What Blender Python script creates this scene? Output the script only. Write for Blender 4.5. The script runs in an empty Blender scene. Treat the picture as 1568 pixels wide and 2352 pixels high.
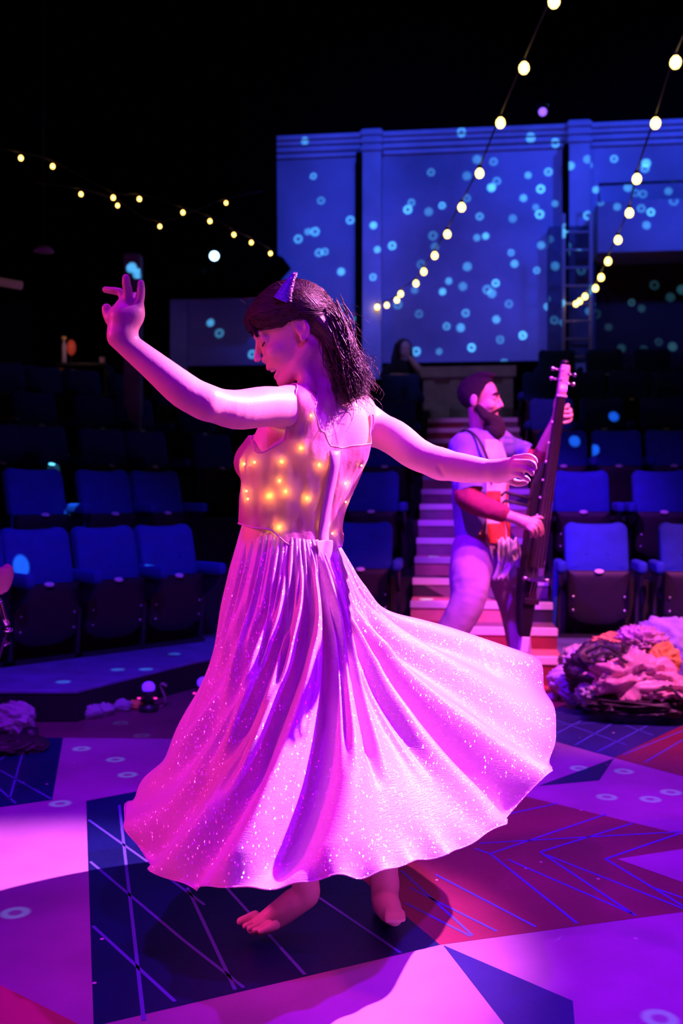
import bpy, bmesh, math, random
import numpy as np
from mathutils import Vector, Matrix, noise

random.seed(7)
PI = math.pi
SC = bpy.context.scene
COL = SC.collection

# ------------------------------------------------------------------ camera
# 35 mm lens on an upright full-frame sensor, held at 1.12 m
F, CX, HZ, EYE = 2287.0, 784.0, 1135.0, 1.12
cam = bpy.data.cameras.new('camera')
cam.sensor_fit = 'VERTICAL'; cam.sensor_height = 36.0; cam.sensor_width = 24.0
cam.lens = F * 36.0 / 2352.0
cam.shift_y = (HZ - 1176.0) / 2352.0
cam.dof.use_dof = True; cam.dof.focus_distance = 2.45; cam.dof.aperture_fstop = 3.2
cam_o = bpy.data.objects.new('camera', cam); COL.objects.link(cam_o)
cam_o.location = (0, 0, EYE); cam_o.rotation_euler = (PI/2, 0, 0)
SC.camera = cam_o

def at(px, py, Y):
    """the point that the photograph shows at (px, py), Y metres into the hall"""
    return Vector(((px-CX)*Y/F, Y, EYE - (py-HZ)*Y/F))
def fl(px, py, z=0.0):
    """the same on a level surface at height z"""
    Y = (EYE-z)*F/(py-HZ)
    return Vector(((px-CX)*Y/F, Y, z))

# ------------------------------------------------------------------ world, exposure
SC.view_settings.view_transform = 'Standard'
SC.view_settings.look = 'None'
SC.view_settings.exposure = 0.0
SC.view_settings.gamma = 1.0
SC.view_settings.use_curve_mapping = False
w = bpy.data.worlds.new('world'); SC.world = w; w.use_nodes = True
w.node_tree.nodes['Background'].inputs[0].default_value = (0.02, 0.005, 0.05, 1)
w.node_tree.nodes['Background'].inputs[1].default_value = 0.02
SC.cycles.max_bounces = 6; SC.cycles.diffuse_bounces = 3; SC.cycles.transparent_max_bounces = 12
SC.cycles.sample_clamp_indirect = 4.0

def spot(name, loc, to, col, power, size=40, blend=0.4, r=0.06):
    l = bpy.data.lights.new(name, 'SPOT'); l.color = col; l.energy = power
    l.spot_size = math.radians(size); l.spot_blend = blend; l.shadow_soft_size = r
    o = bpy.data.objects.new(name, l); COL.objects.link(o); o.location = loc
    o.rotation_euler = (Vector(to)-Vector(loc)).to_track_quat('-Z', 'Y').to_euler()
    return o

# ------------------------------------------------------------------ stage lighting (rig lamps, plus a few added fill spots)
# hot pink key high on the right, a tight pool round the dancer
spot('key_pink', (3.6, 3.15, 4.55), (-0.10, 2.5, 0.75), (1.0, 0.23, 0.72), 8400, 20.5, 0.55, 0.04)
# violet from the right, over the floor and the dancer's shadow side
spot('violet_right', (3.9, 2.0, 4.6), (0.9, 2.6, 0.0), (0.28, 0.0, 1.0), 2100, 46, 0.7, 0.06)
# violet from behind the camera on the left, filling the front
spot('violet_front', (0.9, -0.7, 3.9), (0.0, 2.5, 0.55), (0.26, 0.0, 1.0), 420, 30, 0.7, 0.06)
# deep magenta from the left, low
spot('magenta_left', (-3.7, 2.0, 2.3), (-0.12, 2.5, 0.66), (1.0, 0.03, 0.40), 560, 32, 0.9, 0.1)
# violet wash over the left of the stage floor
spot('violet_floor', (-1.4, 2.2, 6.2), (-0.9, 3.0, 0.0), (0.40, 0.0, 1.0), 760, 56, 0.9, 0.1)
# pink over the steps and the heap of clothes
spot('pink_steps', (2.8, 2.6, 5.8), (1.65, 5.6, 0.3), (1.0, 0.14, 0.46), 2700, 30, 0.7, 0.1)
spot('violet_steps', (-0.8, 3.0, 5.6), (1.35, 7.4, 1.1), (0.34, 0.02, 1.0), 2600, 19, 0.7, 0.1)
# blue over the seats
spot('blue_seats_right', (1.5, 2.0, 5.6), (1.35, 6.5, 0.45), (0.20, 0.03, 1.0), 760, 46, 0.8, 0.1)
spot('blue_seats_left', (0.2, 2.2, 5.4), (-1.35, 5.9, 0.3), (0.10, 0.02, 1.0), 1050, 34, 0.9, 0.1)
# blue wash on the back wall
spot('blue_wall_a', (0.4, 7.6, 6.8), (0.9, 13.0, 4.9), (0.03, 0.075, 1.0), 950, 58, 0.9, 0.2)
spot('blue_wall_b', (4.4, 8.0, 6.8), (4.4, 12.6, 5.1), (0.03, 0.075, 1.0), 900, 60, 0.9, 0.2)
spot('lavender_wall', (1.2, 8.4, 6.2), (1.3, 13.0, 3.4), (0.18, 0.10, 1.0), 220, 40, 1.0, 0.2)
spot('lavender_fill_parapet', (1.0, 8.6, 6.2), (1.35, 11.4, 2.2), (0.45, 0.35, 1.0), 60, 30, 0.8, 0.1)  # added fill spot, lifts the parapet out of the dark
spot('violet_bassist', (-1.2, 2.6, 5.2), (0.85, 5.4, 1.25), (0.22, 0.0, 1.0), 2600, 20, 0.7, 0.06)
spot('pink_bassist', (2.6, 2.4, 4.4), (0.86, 5.4, 0.9), (1.0, 0.08, 0.55), 1700, 19, 0.7, 0.06)
spot('blue_fill_wall_left', (-1.6, 9.4, 3.2), (-1.9, 13.2, 3.3), (0.06, 0.06, 1.0), 34, 60, 0.8, 0.1)  # added fill spot below the gallery, brightens the lower left wall
spot('violet_fill_steps_top', (0.7, 6.2, 5.6), (1.62, 9.9, 1.75), (0.55, 0.10, 1.0), 420, 17, 0.6, 0.06)  # added fill spot, brightens the topmost nosings

# ------------------------------------------------------------------ materials
MATS = {}
def mat(name, col, rough=0.6, metal=0.0, var=0.0, vscale=8.0, bump=0.0, bscale=40.0, emit=None, estr=0.0, spec=0.5, trans=0.0, sheen=0.0, coat=0.0):
    if name in MATS: return MATS[name]
    m = bpy.data.materials.new(name); m.use_nodes = True
    nt = m.node_tree; b = nt.nodes['Principled BSDF']; out = nt.nodes['Material Output']
    b.inputs['Base Color'].default_value = (*col, 1); b.inputs['Roughness'].default_value = rough
    b.inputs['Metallic'].default_value = metal; b.inputs['Specular IOR Level'].default_value = spec
    b.inputs['Sheen Weight'].default_value = sheen; b.inputs['Coat Weight'].default_value = coat
    tc = nt.nodes.new('ShaderNodeTexCoord')
    if var > 0:
        n = nt.nodes.new('ShaderNodeTexNoise'); n.inputs['Scale'].default_value = vscale; n.inputs['Detail'].default_value = 6
        nt.links.new(tc.outputs['Object'], n.inputs['Vector'])
        r = nt.nodes.new('ShaderNodeValToRGB')
        r.color_ramp.elements[0].position = 0.3; r.color_ramp.elements[1].position = 0.72
        r.color_ramp.elements[0].color = (*[c*(1-var) for c in col], 1)
        r.color_ramp.elements[1].color = (*[min(1, c*(1+var)) for c in col], 1)
        nt.links.new(n.outputs['Fac'], r.inputs[0]); nt.links.new(r.outputs[0], b.inputs['Base Color'])
    if bump > 0:
        n = nt.nodes.new('ShaderNodeTexNoise'); n.inputs['Scale'].default_value = bscale; n.inputs['Detail'].default_value = 4
        nt.links.new(tc.outputs['Object'], n.inputs['Vector'])
        bp = nt.nodes.new('ShaderNodeBump'); bp.inputs['Strength'].default_value = bump; bp.inputs['Distance'].default_value = 0.02
        nt.links.new(n.outputs['Fac'], bp.inputs['Height']); nt.links.new(bp.outputs[0], b.inputs['Normal'])
    if emit:
        b.inputs['Emission Color'].default_value = (*emit, 1); b.inputs['Emission Strength'].default_value = estr
    if trans > 0:
        t = nt.nodes.new('ShaderNodeBsdfTranslucent'); t.inputs[0].default_value = (*col, 1)
        mx = nt.nodes.new('ShaderNodeMixShader'); mx.inputs[0].default_value = trans
        nt.links.new(b.outputs[0], mx.inputs[1]); nt.links.new(t.outputs[0], mx.inputs[2]); nt.links.new(mx.outputs[0], out.inputs[0])
    MATS[name] = m
    return m

# ------------------------------------------------------------------ mesh builder
class MB:
    """collects shapes; build() links them as ONE mesh object"""
    def __init__(s): s.v, s.f, s.mi = [], [], []
    def add(s, verts, faces, mi=0):
        n = len(s.v); s.v += [tuple(p) for p in verts]
        s.f += [tuple(i+n for i in f) for f in faces]; s.mi += [mi]*len(faces)
        return s
    def box(s, c, size, M=None, mi=0):
        hx, hy, hz = (a/2 for a in size); c = Vector(c)
        vs = [Vector((x, y, z)) for x in (-hx, hx) for y in (-hy, hy) for z in (-hz, hz)]
        vs = [((M @ p) if M else p) + c for p in vs]
        return s.add(vs, [(0, 1, 3, 2), (4, 6, 7, 5), (0, 4, 5, 1), (2, 3, 7, 6), (0, 2, 6, 4), (1, 5, 7, 3)], mi)
    def prism(s, poly, d0, d1, M=None, mi=0):
        """outline in local x-z, extruded along local y from d0 to d1"""
        n = len(poly); vs = [Vector((x, d, z)) for d in (d0, d1) for x, z in poly]
        if M: vs = [M @ p for p in vs]
        fs = [tuple(range(n)), tuple(range(2*n-1, n-1, -1))]
        fs += [(i+n, (i+1) % n+n, (i+1) % n, i) for i in range(n)]
        return s.add(vs, fs, mi)
    def slab(s, poly, z0, z1, mi=0):
        """floor-plan outline raised from z0 to z1"""
        n = len(poly); vs = [(p[0], p[1], z) for z in (z0, z1) for p in poly]
        fs = [tuple(range(n-1, -1, -1)), tuple(range(n, 2*n))]
        fs += [(i, (i+1) % n, (i+1) % n+n, i+n) for i in range(n)]
        return s.add(vs, fs, mi)
    def tube(s, pts, rad, n=8, mi=0, flat=1.0, caps=True):
        pts = [Vector(p) for p in pts]; k = len(pts)
        if not hasattr(rad, '__len__'): rad = [rad]*k
        vs = []; up = None
        for i, p in enumerate(pts):
            t = (pts[min(i+1, k-1)] - pts[max(i-1, 0)])
            t = t.normalized() if t.length > 1e-9 else Vector((0, 0, 1))
            if up is None:
                up = Vector((0, 0, 1)) if abs(t.z) < 0.9 else Vector((0, 1, 0))
            sd = t.cross(up).normalized(); up = sd.cross(t).normalized()
            for j in range(n):
                a = 2*PI*j/n
                vs.append(p + sd*math.cos(a)*rad[i] + up*math.sin(a)*rad[i]*flat)
        fs = [(i*n+j, i*n+(j+1) % n, (i+1)*n+(j+1) % n, (i+1)*n+j) for i in range(k-1) for j in range(n)]
        if caps: fs += [tuple(range(n-1, -1, -1)), tuple(range((k-1)*n, k*n))]
        return s.add(vs, fs, mi)
    def lathe(s, prof, n=20, M=None, mi=0):
        """profile of (r, z) turned about local z"""
        vs = []
        for r, z in prof:
            for j in range(n):
                a = 2*PI*j/n; p = Vector((r*math.cos(a), r*math.sin(a), z)); vs.append((M @ p) if M else p)
        k = len(prof)
        fs = [(i*n+j, i*n+(j+1) % n, (i+1)*n+(j+1) % n, (i+1)*n+j) for i in range(k-1) for j in range(n)]
        fs += [tuple(range(n-1, -1, -1)), tuple(range((k-1)*n, k*n))]
        return s.add(vs, fs, mi)
    def ball(s, c, r, n=12, m=8, M=None, mi=0):
        if not hasattr(r, '__len__'): r = (r, r, r)
        c = Vector(c); vs = []
        for i in range(m+1):
            th = PI*i/m
            for j in range(n):
                a = 2*PI*j/n
                p = Vector((r[0]*math.sin(th)*math.cos(a), r[1]*math.sin(th)*math.sin(a), r[2]*math.cos(th)))
                vs.append(c + ((M @ p) if M else p))
        fs = [(i*n+j, (i+1)*n+j, (i+1)*n+(j+1) % n, i*n+(j+1) % n) for i in range(m) for j in range(n)]
        return s.add(vs, fs, mi)
    def grid(s, P, closed_u=False, mi=0):
        """P[i][j] points"""
        a, b = len(P), len(P[0]); vs = [p for row in P for p in row]
        fs = []
        for i in range(a-1):
            for j in range(b if closed_u else b-1):
                fs.append((i*b+j, i*b+(j+1) % b, (i+1)*b+(j+1) % b, (i+1)*b+j))
        return s.add(vs, fs, mi)
    def mesh(s, name, mats, smooth=True):
        me = bpy.data.meshes.new(name); me.from_pydata([tuple(p) for p in s.v], [], s.f)
        for m in (mats if isinstance(mats, (list, tuple)) else [mats]): me.materials.append(m)
        me.polygons.foreach_set('material_index', s.mi)
        bm = bmesh.new(); bm.from_mesh(me)
        bmesh.ops.remove_doubles(bm, verts=bm.verts, dist=1e-6)
        bmesh.ops.recalc_face_normals(bm, faces=bm.faces)
        bm.to_mesh(me); bm.free()
        if smooth: me.polygons.foreach_set('use_smooth', [True]*len(me.polygons))
        me.update(); return me
    def build(s, name, mats, parent=None, smooth=True, bevel=0.0, seg=2, loc=None, auto=None, world=False):
        if world and parent:
            r = root_of(parent); s.v = [(p[0]-r.x, p[1]-r.y, p[2]-r.z) for p in s.v]
        o = bpy.data.objects.new(name, s.mesh(name, mats, smooth)); COL.objects.link(o)
        if parent: o.parent = parent
        if loc is not None: o.location = loc
        if bevel > 0:
            b = o.modifiers.new('bevel', 'BEVEL'); b.width = bevel; b.segments = seg; b.limit_method = 'ANGLE'; b.angle_limit = math.radians(40)
            b.harden_normals = False
        if smooth and auto is not None:
            o.data.set_sharp_from_angle(angle=math.radians(auto))
        return o

def empty(name, loc=(0, 0, 0), rz=0.0):
    o = bpy.data.objects.new(name, None); COL.objects.link(o)
    o.location = loc; o.rotation_euler = (0, 0, rz); o.empty_display_size = 0.1
    return o
def tag(o, label, cat, group=None, kind=None):
    if label: o['label'] = label
    if cat: o['category'] = cat
    if group: o['group'] = group
    if kind: o['kind'] = kind
    return o
def struct(o, label=None):
    o['kind'] = 'structure'
    if label: o['label'] = label
    return o
def copy_tree(o, parent=None):
    c = o.copy(); COL.objects.link(c)
    if parent: c.parent = parent
    for ch in list(o.children): copy_tree(ch, c)
    return c
def catmull(pts, n=8, closed=False):
    pts = [Vector(p) for p in pts]; out = []; k = len(pts)
    segs = k if closed else k-1
    for i in range(segs):
        if closed: p0, p1, p2, p3 = (pts[(i+j-1) % k] for j in range(4))
        else: p0, p1, p2, p3 = pts[max(i-1, 0)], pts[i], pts[i+1], pts[min(i+2, k-1)]
        for q in range(n):
            t = q/n
            out.append(0.5*((2*p1)+(p2-p0)*t+(2*p0-5*p1+4*p2-p3)*t*t+(3*p1-p0-3*p2+p3)*t**3))
    if not closed: out.append(pts[-1])
    return out

# ------------------------------------------------------------------ sculpting with a distance field
class Field:
    def __init__(s, lo, hi, h):
        s.lo = np.array(lo, float); s.h = h
        s.n = np.ceil((np.array(hi)-s.lo)/h).astype(int)+1
        s.a = np.full(tuple(s.n), 0.05, np.float32)
    def _slice(s, lo, hi):
        i0 = np.clip(np.floor((lo-s.lo)/s.h).astype(int), 0, s.n); i1 = np.clip(np.ceil((hi-s.lo)/s.h).astype(int)+1, 0, s.n)
        if (i1 <= i0).any(): return None
        ax = [(s.lo[d]+s.h*np.arange(i0[d], i1[d])).astype(np.float32) for d in range(3)]
        return tuple(slice(i0[d], i1[d]) for d in range(3)), np.meshgrid(*ax, indexing='ij', sparse=True)
    def _mix(s, lo, hi, fn, k, mode):
        r = s._slice(np.array(lo)-0.045, np.array(hi)+0.045)
        if r is None: return
        sl, (x, y, z) = r
        d = fn(x, y, z).astype(np.float32); a = s.a[sl]
        if mode == 'sub': d = -d
        k = max(k, 1e-6); sg = 1 if mode == 'add' else -1
        h = np.clip(0.5+sg*0.5*(a-d)/k, 0, 1)
        s.a[sl] = a*(1-h)+d*h - sg*k*h*(1-h)
    def cone(s, a, b, ra, rb, k=0.01, mode='add'):
        a, b = np.array(a, float), np.array(b, float); ba = b-a; L2 = max(ba@ba, 1e-12); r = max(ra, rb)
        def fn(x, y, z):
            t = np.clip(((x-a[0])*ba[0]+(y-a[1])*ba[1]+(z-a[2])*ba[2])/L2, 0, 1)
            return np.sqrt((x-a[0]-t*ba[0])**2+(y-a[1]-t*ba[1])**2+(z-a[2]-t*ba[2])**2)-(ra+(rb-ra)*t)
        s._mix(np.minimum(a, b)-r, np.maximum(a, b)+r, fn, k, mode)
    def chain(s, pts, rad, k=0.008, mode='add', sub=4):
        """a limb: tapered round sections along a smooth curve, melted as a whole into what is there"""
        P4 = [Vector((*p, r)) for p, r in zip(pts, rad)]; Q = []
        n = len(P4)
        for i in range(n-1):
            p0, p1, p2, p3 = P4[max(i-1, 0)], P4[i], P4[i+1], P4[min(i+2, n-1)]
            for q in range(sub):
                t = q/sub; Q.append(0.5*((2*p1)+(p2-p0)*t+(2*p0-5*p1+4*p2-p3)*t*t+(3*p1-p0-3*p2+p3)*t**3))
        Q.append(P4[-1]); Q = np.array([list(q) for q in Q])
        C, Rr = Q[:, :3], Q[:, 3]
        def fn(x, y, z):
            d = None
            for i in range(len(C)-1):
                a = C[i]; ba = C[i+1]-a; L2 = max(ba@ba, 1e-12)
                t = np.clip(((x-a[0])*ba[0]+(y-a[1])*ba[1]+(z-a[2])*ba[2])/L2, 0, 1)
                e = np.sqrt((x-a[0]-t*ba[0])**2+(y-a[1]-t*ba[1])**2+(z-a[2]-t*ba[2])**2)-(Rr[i]+(Rr[i+1]-Rr[i])*t)
                d = e if d is None else np.minimum(d, e)
            return d
        m = Rr.max(); s._mix(C.min(0)-m, C.max(0)+m, fn, k, mode)
    def ell(s, c, r, R=None, k=0.01, mode='add'):
        """ellipsoid; rows of R are its axes in the world"""
        c = np.array(c, float); r = np.array(r, float); R = np.eye(3) if R is None else np.array(R, float); m = r.max()
        def fn(x, y, z):
            q = [((x-c[0])*R[i, 0]+(y-c[1])*R[i, 1]+(z-c[2])*R[i, 2]) for i in range(3)]
            k0 = np.sqrt(sum((q[i]/r[i])**2 for i in range(3))); k1 = np.sqrt(sum((q[i]/r[i]**2)**2 for i in range(3)))
            return k0*(k0-1)/np.maximum(k1, 1e-6)
        s._mix(c-m, c+m, fn, k, mode)
    def loft(s, sec, k=0.01, mode='add'):
        """sections (z, cx, cy, half width, half depth, turn) stacked upwards"""
        sec = np.array(sorted(sec), float); Z = sec[:, 0]; m = sec[:, 3:5].max()
        def fn(x, y, z):
            zz = z.ravel(); zc = np.clip(zz, Z[0], Z[-1])
            def sp(c):
                t = np.interp(zc, Z, np.arange(len(Z))); i = np.minimum(t.astype(int), len(Z)-2); u = t-i
                p = [sec[np.clip(i+j-1, 0, len(Z)-1), c] for j in range(4)]
                return (0.5*(2*p[1]+(p[2]-p[0])*u+(2*p[0]-5*p[1]+4*p[2]-p[3])*u*u+(3*p[1]-p[0]-3*p[2]+p[3])*u**3)).reshape(z.shape)
            cx, cy, a, b, th = (sp(c) for c in range(1, 6))
            ct, st = np.cos(th), np.sin(th)
            u = (x-cx)*ct+(y-cy)*st; v = -(x-cx)*st+(y-cy)*ct
            k0 = np.sqrt((u/a)**2+(v/b)**2); k1 = np.sqrt((u/a**2)**2+(v/b**2)**2)
            d = k0*(k0-1)/np.maximum(k1, 1e-6)
            out = np.maximum(z-Z[-1], Z[0]-z)
            return np.where(out > 0, np.sqrt(np.maximum(d, 0)**2+out**2), np.maximum(d, out*0.6))
        lo = [(sec[:, 1]-m).min(), (sec[:, 2]-m).min(), Z[0]]; hi = [(sec[:, 1]+m).max(), (sec[:, 2]+m).max(), Z[-1]]
        s._mix(lo, hi, fn, k, mode)
    def surf(s, off=0.0):
        """surface nets: vertices and quads of the level set a = off (off may be an array)"""
        A = s.a-off; I = A < 0
        sl = [(slice(0, -1), slice(1, None))[b] for b in (0, 1)]
        cnt = np.zeros(tuple(s.n-1), np.int8)
        for i in (0, 1):
            for j in (0, 1):
                for k in (0, 1): cnt += I[sl[i], sl[j], sl[k]]
        idx = np.argwhere((cnt > 0) & (cnt < 8)); cell = np.full(tuple(s.n-1), -1, np.int32)
        cell[tuple(idx.T)] = np.arange(len(idx))
        val = {c: A[tuple((idx+np.array(c)).T)] for c in [(i, j, k) for i in (0, 1) for j in (0, 1) for k in (0, 1)]}
        acc = np.zeros((len(idx), 3)); num = np.zeros(len(idx))
        cs = list(val)
        for c in cs:
            for d in range(3):
                if c[d] == 0:
                    e = list(c); e[d] = 1; e = tuple(e)
                    va, vb = val[c], val[e]; m = (va < 0) != (vb < 0)
                    t = np.where(m, va/np.where(m, va-vb, 1), 0)
                    p = np.tile(np.array(c, float), (len(idx), 1)); p[:, d] += t
                    acc[m] += p[m]; num[m] += 1
        V = s.lo + s.h*(idx + acc/num[:, None])
        Q = []
        for d in range(3):
            s0 = [slice(None)]*3; s1 = [slice(None)]*3; s0[d] = slice(0, -1); s1[d] = slice(1, None)
            a0, a1 = I[tuple(s0)], I[tuple(s1)]
            e = np.argwhere(a0 != a1); o1, o2 = [(1, 2), (2, 0), (0, 1)][d]
            ok = (e[:, o1] > 0) & (e[:, o2] > 0) & (e[:, o1] < s.n[o1]-1) & (e[:, o2] < s.n[o2]-1); e = e[ok]
            def cc(a, b):
                q = e.copy(); q[:, o1] -= a; q[:, o2] -= b; return cell[tuple(q.T)]
            q = np.stack([cc(1, 1), cc(0, 1), cc(0, 0), cc(1, 0)], 1)
            fl_ = ~a0[tuple(e.T)]; q[fl_] = q[fl_][:, ::-1]
            Q.append(q)
        return V, np.concatenate(Q)

def np_mesh(name, V, Fq, mats):
    me = bpy.data.meshes.new(name); V = np.asarray(V, np.float32); Fq = np.asarray(Fq, np.int32); k = Fq.shape[1]
    me.vertices.add(len(V)); me.vertices.foreach_set('co', V.ravel())
    me.loops.add(Fq.size); me.loops.foreach_set('vertex_index', Fq.ravel())
    me.polygons.add(len(Fq)); me.polygons.foreach_set('loop_start', np.arange(0, Fq.size, k, dtype=np.int32))
    me.polygons.foreach_set('use_smooth', np.ones(len(Fq), bool))
    for m in (mats if isinstance(mats, (list, tuple)) else [mats]): me.materials.append(m)
    me.update(calc_edges=True); me.validate()
    return me
def root_of(o):
    p = Vector((0, 0, 0))
    while o: p += o.location; o = o.parent
    return p
def np_obj(name, V, Fq, mats, parent=None):
    if parent: V = np.asarray(V)-np.array(root_of(parent))
    o = bpy.data.objects.new(name, np_mesh(name, V, Fq, mats)); COL.objects.link(o)
    if parent: o.parent = parent
    return o
def relax(V, Q, it=2, f=0.5):
    """even out a surface a little"""
    V = V.copy()
    E = np.concatenate([Q[:, [i, (i+1) % Q.shape[1]]] for i in range(Q.shape[1])])
    for _ in range(it):
        S = np.zeros_like(V); N = np.zeros(len(V))
        for a, b in ((0, 1), (1, 0)):
            np.add.at(S, E[:, a], V[E[:, b]]); np.add.at(N, E[:, a], 1)
        V += f*(S/np.maximum(N, 1)[:, None]-V)
    return V
def clip_surface(V, Q, g):
    """keep the part of a surface where g(V) < 0, cut cleanly along g = 0; returns triangles"""
    T = np.concatenate([Q[:, [0, 1, 2]], Q[:, [0, 2, 3]]]) if Q.shape[1] == 4 else Q
    G = g(V); ins = G < 0; c = ins[T].sum(1); keep = T[c == 3].tolist(); V = V.tolist(); cut = {}
    def mid(a, b):
        key = (min(a, b), max(a, b))
        if key not in cut:
            t = G[a]/(G[a]-G[b]); V.append([V[a][i]+(V[b][i]-V[a][i])*t for i in range(3)]); cut[key] = len(V)-1
        return cut[key]
    for tri in T[(c == 1) | (c == 2)].tolist():
        poly = []
        for i in range(3):
            a, b = tri[i], tri[(i+1) % 3]
            if ins[a]: poly.append(a)
            if ins[a] != ins[b]: poly.append(mid(a, b))
        for i in range(1, len(poly)-1): keep.append([poly[0], poly[i], poly[i+1]])
    V = np.array(V); T = np.array(keep); used, inv = np.unique(T, return_inverse=True)
    return V[used], inv.reshape(T.shape)
def rims(V, T):
    """the open borders of a surface as point lists"""
    from collections import Counter, defaultdict
    E = Counter(tuple(sorted((int(a), int(b)))) for t in T for a, b in ((t[0], t[1]), (t[1], t[2]), (t[2], t[0])))
    nb = defaultdict(list)
    for (a, b), c in E.items():
        if c == 1: nb[a].append(b); nb[b].append(a)
    seen = set(); loops = []
    for s0 in nb:
        if s0 in seen: continue
        lp = [s0]; seen.add(s0); cur = s0
        while True:
            nx = [q for q in nb[cur] if q not in seen]
            if not nx: break
            cur = nx[0]; seen.add(cur); lp.append(cur)
        if len(lp) > 20: loops.append(V[lp])
    return loops
def smooth_loop(P, it=6):
    P = np.array(P)
    for _ in range(it): P = 0.5*P+0.25*(np.roll(P, 1, 0)+np.roll(P, -1, 0))
    return P

# ------------------------------------------------------------------ floor: painted triangles and hairline lattices
def floor_mat(name, col, spec_=0.35, rough=0.42, specks=True):
    m = mat(name, col, rough=rough, var=0.22, vscale=3.0, spec=spec_)
    nt = m.node_tree; b = nt.nodes['Principled BSDF']
    src = b.inputs['Base Color'].links[0].from_socket
    tc = nt.nodes.new('ShaderNodeTexCoord')
    # scattered confetti specks and fine scuffs
    v = nt.nodes.new('ShaderNodeTexVoronoi'); v.inputs['Scale'].default_value = 9.0
    nt.links.new(tc.outputs['Object'], v.inputs['Vector'])
    lt = nt.nodes.new('ShaderNodeMath'); lt.operation = 'LESS_THAN'; lt.inputs[1].default_value = 0.05
    nt.links.new(v.outputs['Distance'], lt.inputs[0])
    sep = nt.nodes.new('ShaderNodeSeparateColor'); nt.links.new(v.outputs['Color'], sep.inputs[0])
    gt = nt.nodes.new('ShaderNodeMath'); gt.operation = 'GREATER_THAN'; gt.inputs[1].default_value = 0.45
    nt.links.new(sep.outputs[0], gt.inputs[0])
    mu = nt.nodes.new('ShaderNodeMath'); mu.operation = 'MULTIPLY'
    nt.links.new(lt.outputs[0], mu.inputs[0]); nt.links.new(gt.outputs[0], mu.inputs[1])
    mx = nt.nodes.new('ShaderNodeMix'); mx.data_type = 'RGBA'
    nt.links.new(mu.outputs[0], mx.inputs['Factor']); nt.links.new(src, mx.inputs['A']); mx.inputs['B'].default_value = (0.7, 0.62, 0.66, 1)
    nt.links.new(mx.outputs['Result'], b.inputs['Base Color'])
    n = nt.nodes.new('ShaderNodeTexNoise'); n.inputs['Scale'].default_value = 60; n.inputs['Detail'].default_value = 3
    nt.links.new(tc.outputs['Object'], n.inputs['Vector'])
    rr = nt.nodes.new('ShaderNodeMapRange'); rr.inputs[3].default_value = rough-0.1; rr.inputs[4].default_value = rough+0.15
    nt.links.new(n.outputs['Fac'], rr.inputs[0]); nt.links.new(rr.outputs[0], b.inputs['Roughness'])
    return m
FM = [floor_mat('floor_cream', (0.36, 0.19, 0.38)), floor_mat('floor_navy', (0.0025, 0.009, 0.085)), floor_mat('floor_red', (0.20, 0.018, 0.07)),
      floor_mat('floor_maroon', (0.17, 0.035, 0.10)), floor_mat('floor_salmon', (0.44, 0.08, 0.10)),
      mat('floor_line_blue', (0.07, 0.08, 0.62), 0.5), mat('floor_line_pale', (0.10, 0.11, 0.50), 0.5), floor_mat('floor_indigo', (0.02, 0.02, 0.17)),
      mat('floor_black', (0.01, 0.01, 0.012), 0.7)]
fb = MB()
def patch(poly, mi, z):
    P = [fl(*p) if len(p) == 2 else Vector(p) for p in poly]
    fb.add([(p.x, p.y, z) for p in P], [tuple(range(len(P)))], mi)
def line(a, b, wd, mi, z):
    a, b = fl(*a), fl(*b); d = (b-a).normalized(); s_ = Vector((-d.y, d.x, 0))*wd/2
    fb.add([(p.x, p.y, z) for p in (a-s_, b-s_, b+s_, a+s_)], [(0, 1, 2, 3)], mi)
fb.add([(-8, -2, 0), (8, -2, 0), (8, 16, 0), (-8, 16, 0)], [(0, 1, 2, 3)], 8)
z1, z2, z3 = 0.0006, 0.0012, 0.0018
fb.add([(-5, 0.6, z1), (5, 0.6, z1), (5, 6.3, z1), (-5, 6.3, z1)], [(0, 1, 2, 3)], 0)               # cream ground
patch([(-600, 1690), (145, 1695), (120, 1838), (0, 1855), (-600, 1960)], 1, z2)                       # navy, far left
patch([(-500, 1630), (240, 1585), (760, 1560), (760, 1700), (145, 1695), (-500, 1692)], 3, z2)        # maroon strip under the deck
patch([(198, 1840), (700, 1745), (790, 1985), (1010, 2171), (215, 2358)], 1, z2)                      # navy under the dancer
patch([(215, 2358), (240, 2600), (160, 2600), (205, 2100)], 0, z2)
patch([(700, 1745), (1190, 1826), (1568, 1918), (1900, 1990), (1900, 2040), (1568, 2095), (1010, 2171), (790, 1985)], 2, z2)      # red lattice field
patch([(1417, 1974), (1568, 1951), (1900, 1905), (1900, 2110), (1568, 2028)], 0, z3)                  # pale wedge in the red field
patch([(1235, 1806), (1410, 1742), (1376, 1793)], 1, z2)                                              # small navy triangle
patch([(900, 1740), (1100, 1700), (1235, 1806), (1190, 1826), (1000, 1826)], 0, z3)
patch([(1080, 1690), (1240, 1637), (1320, 1612), (1700, 1600), (1700, 1605), (1410, 1741), (1200, 1683)], 7, z2)   # indigo lattice field
patch([(1410, 1741), (1700, 1604), (2000, 1640), (2000, 1900)], 2, z3)                                # red, far right
patch([(1018, 2172), (1315, 2300), (1325, 2420), (1210, 2420)], 7, z2)                                # dark wedge, near right
patch([(-500, 2060), (0, 2263), (178, 2352), (330, 2440), (300, 2700), (-700, 2700)], 4, z2)          # salmon, near left corner
patch([(1080, 1540), (1380, 1540), (1330, 1612), (1240, 1637), (1080, 1690)], 4, z2)                  # salmon before the steps
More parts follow.
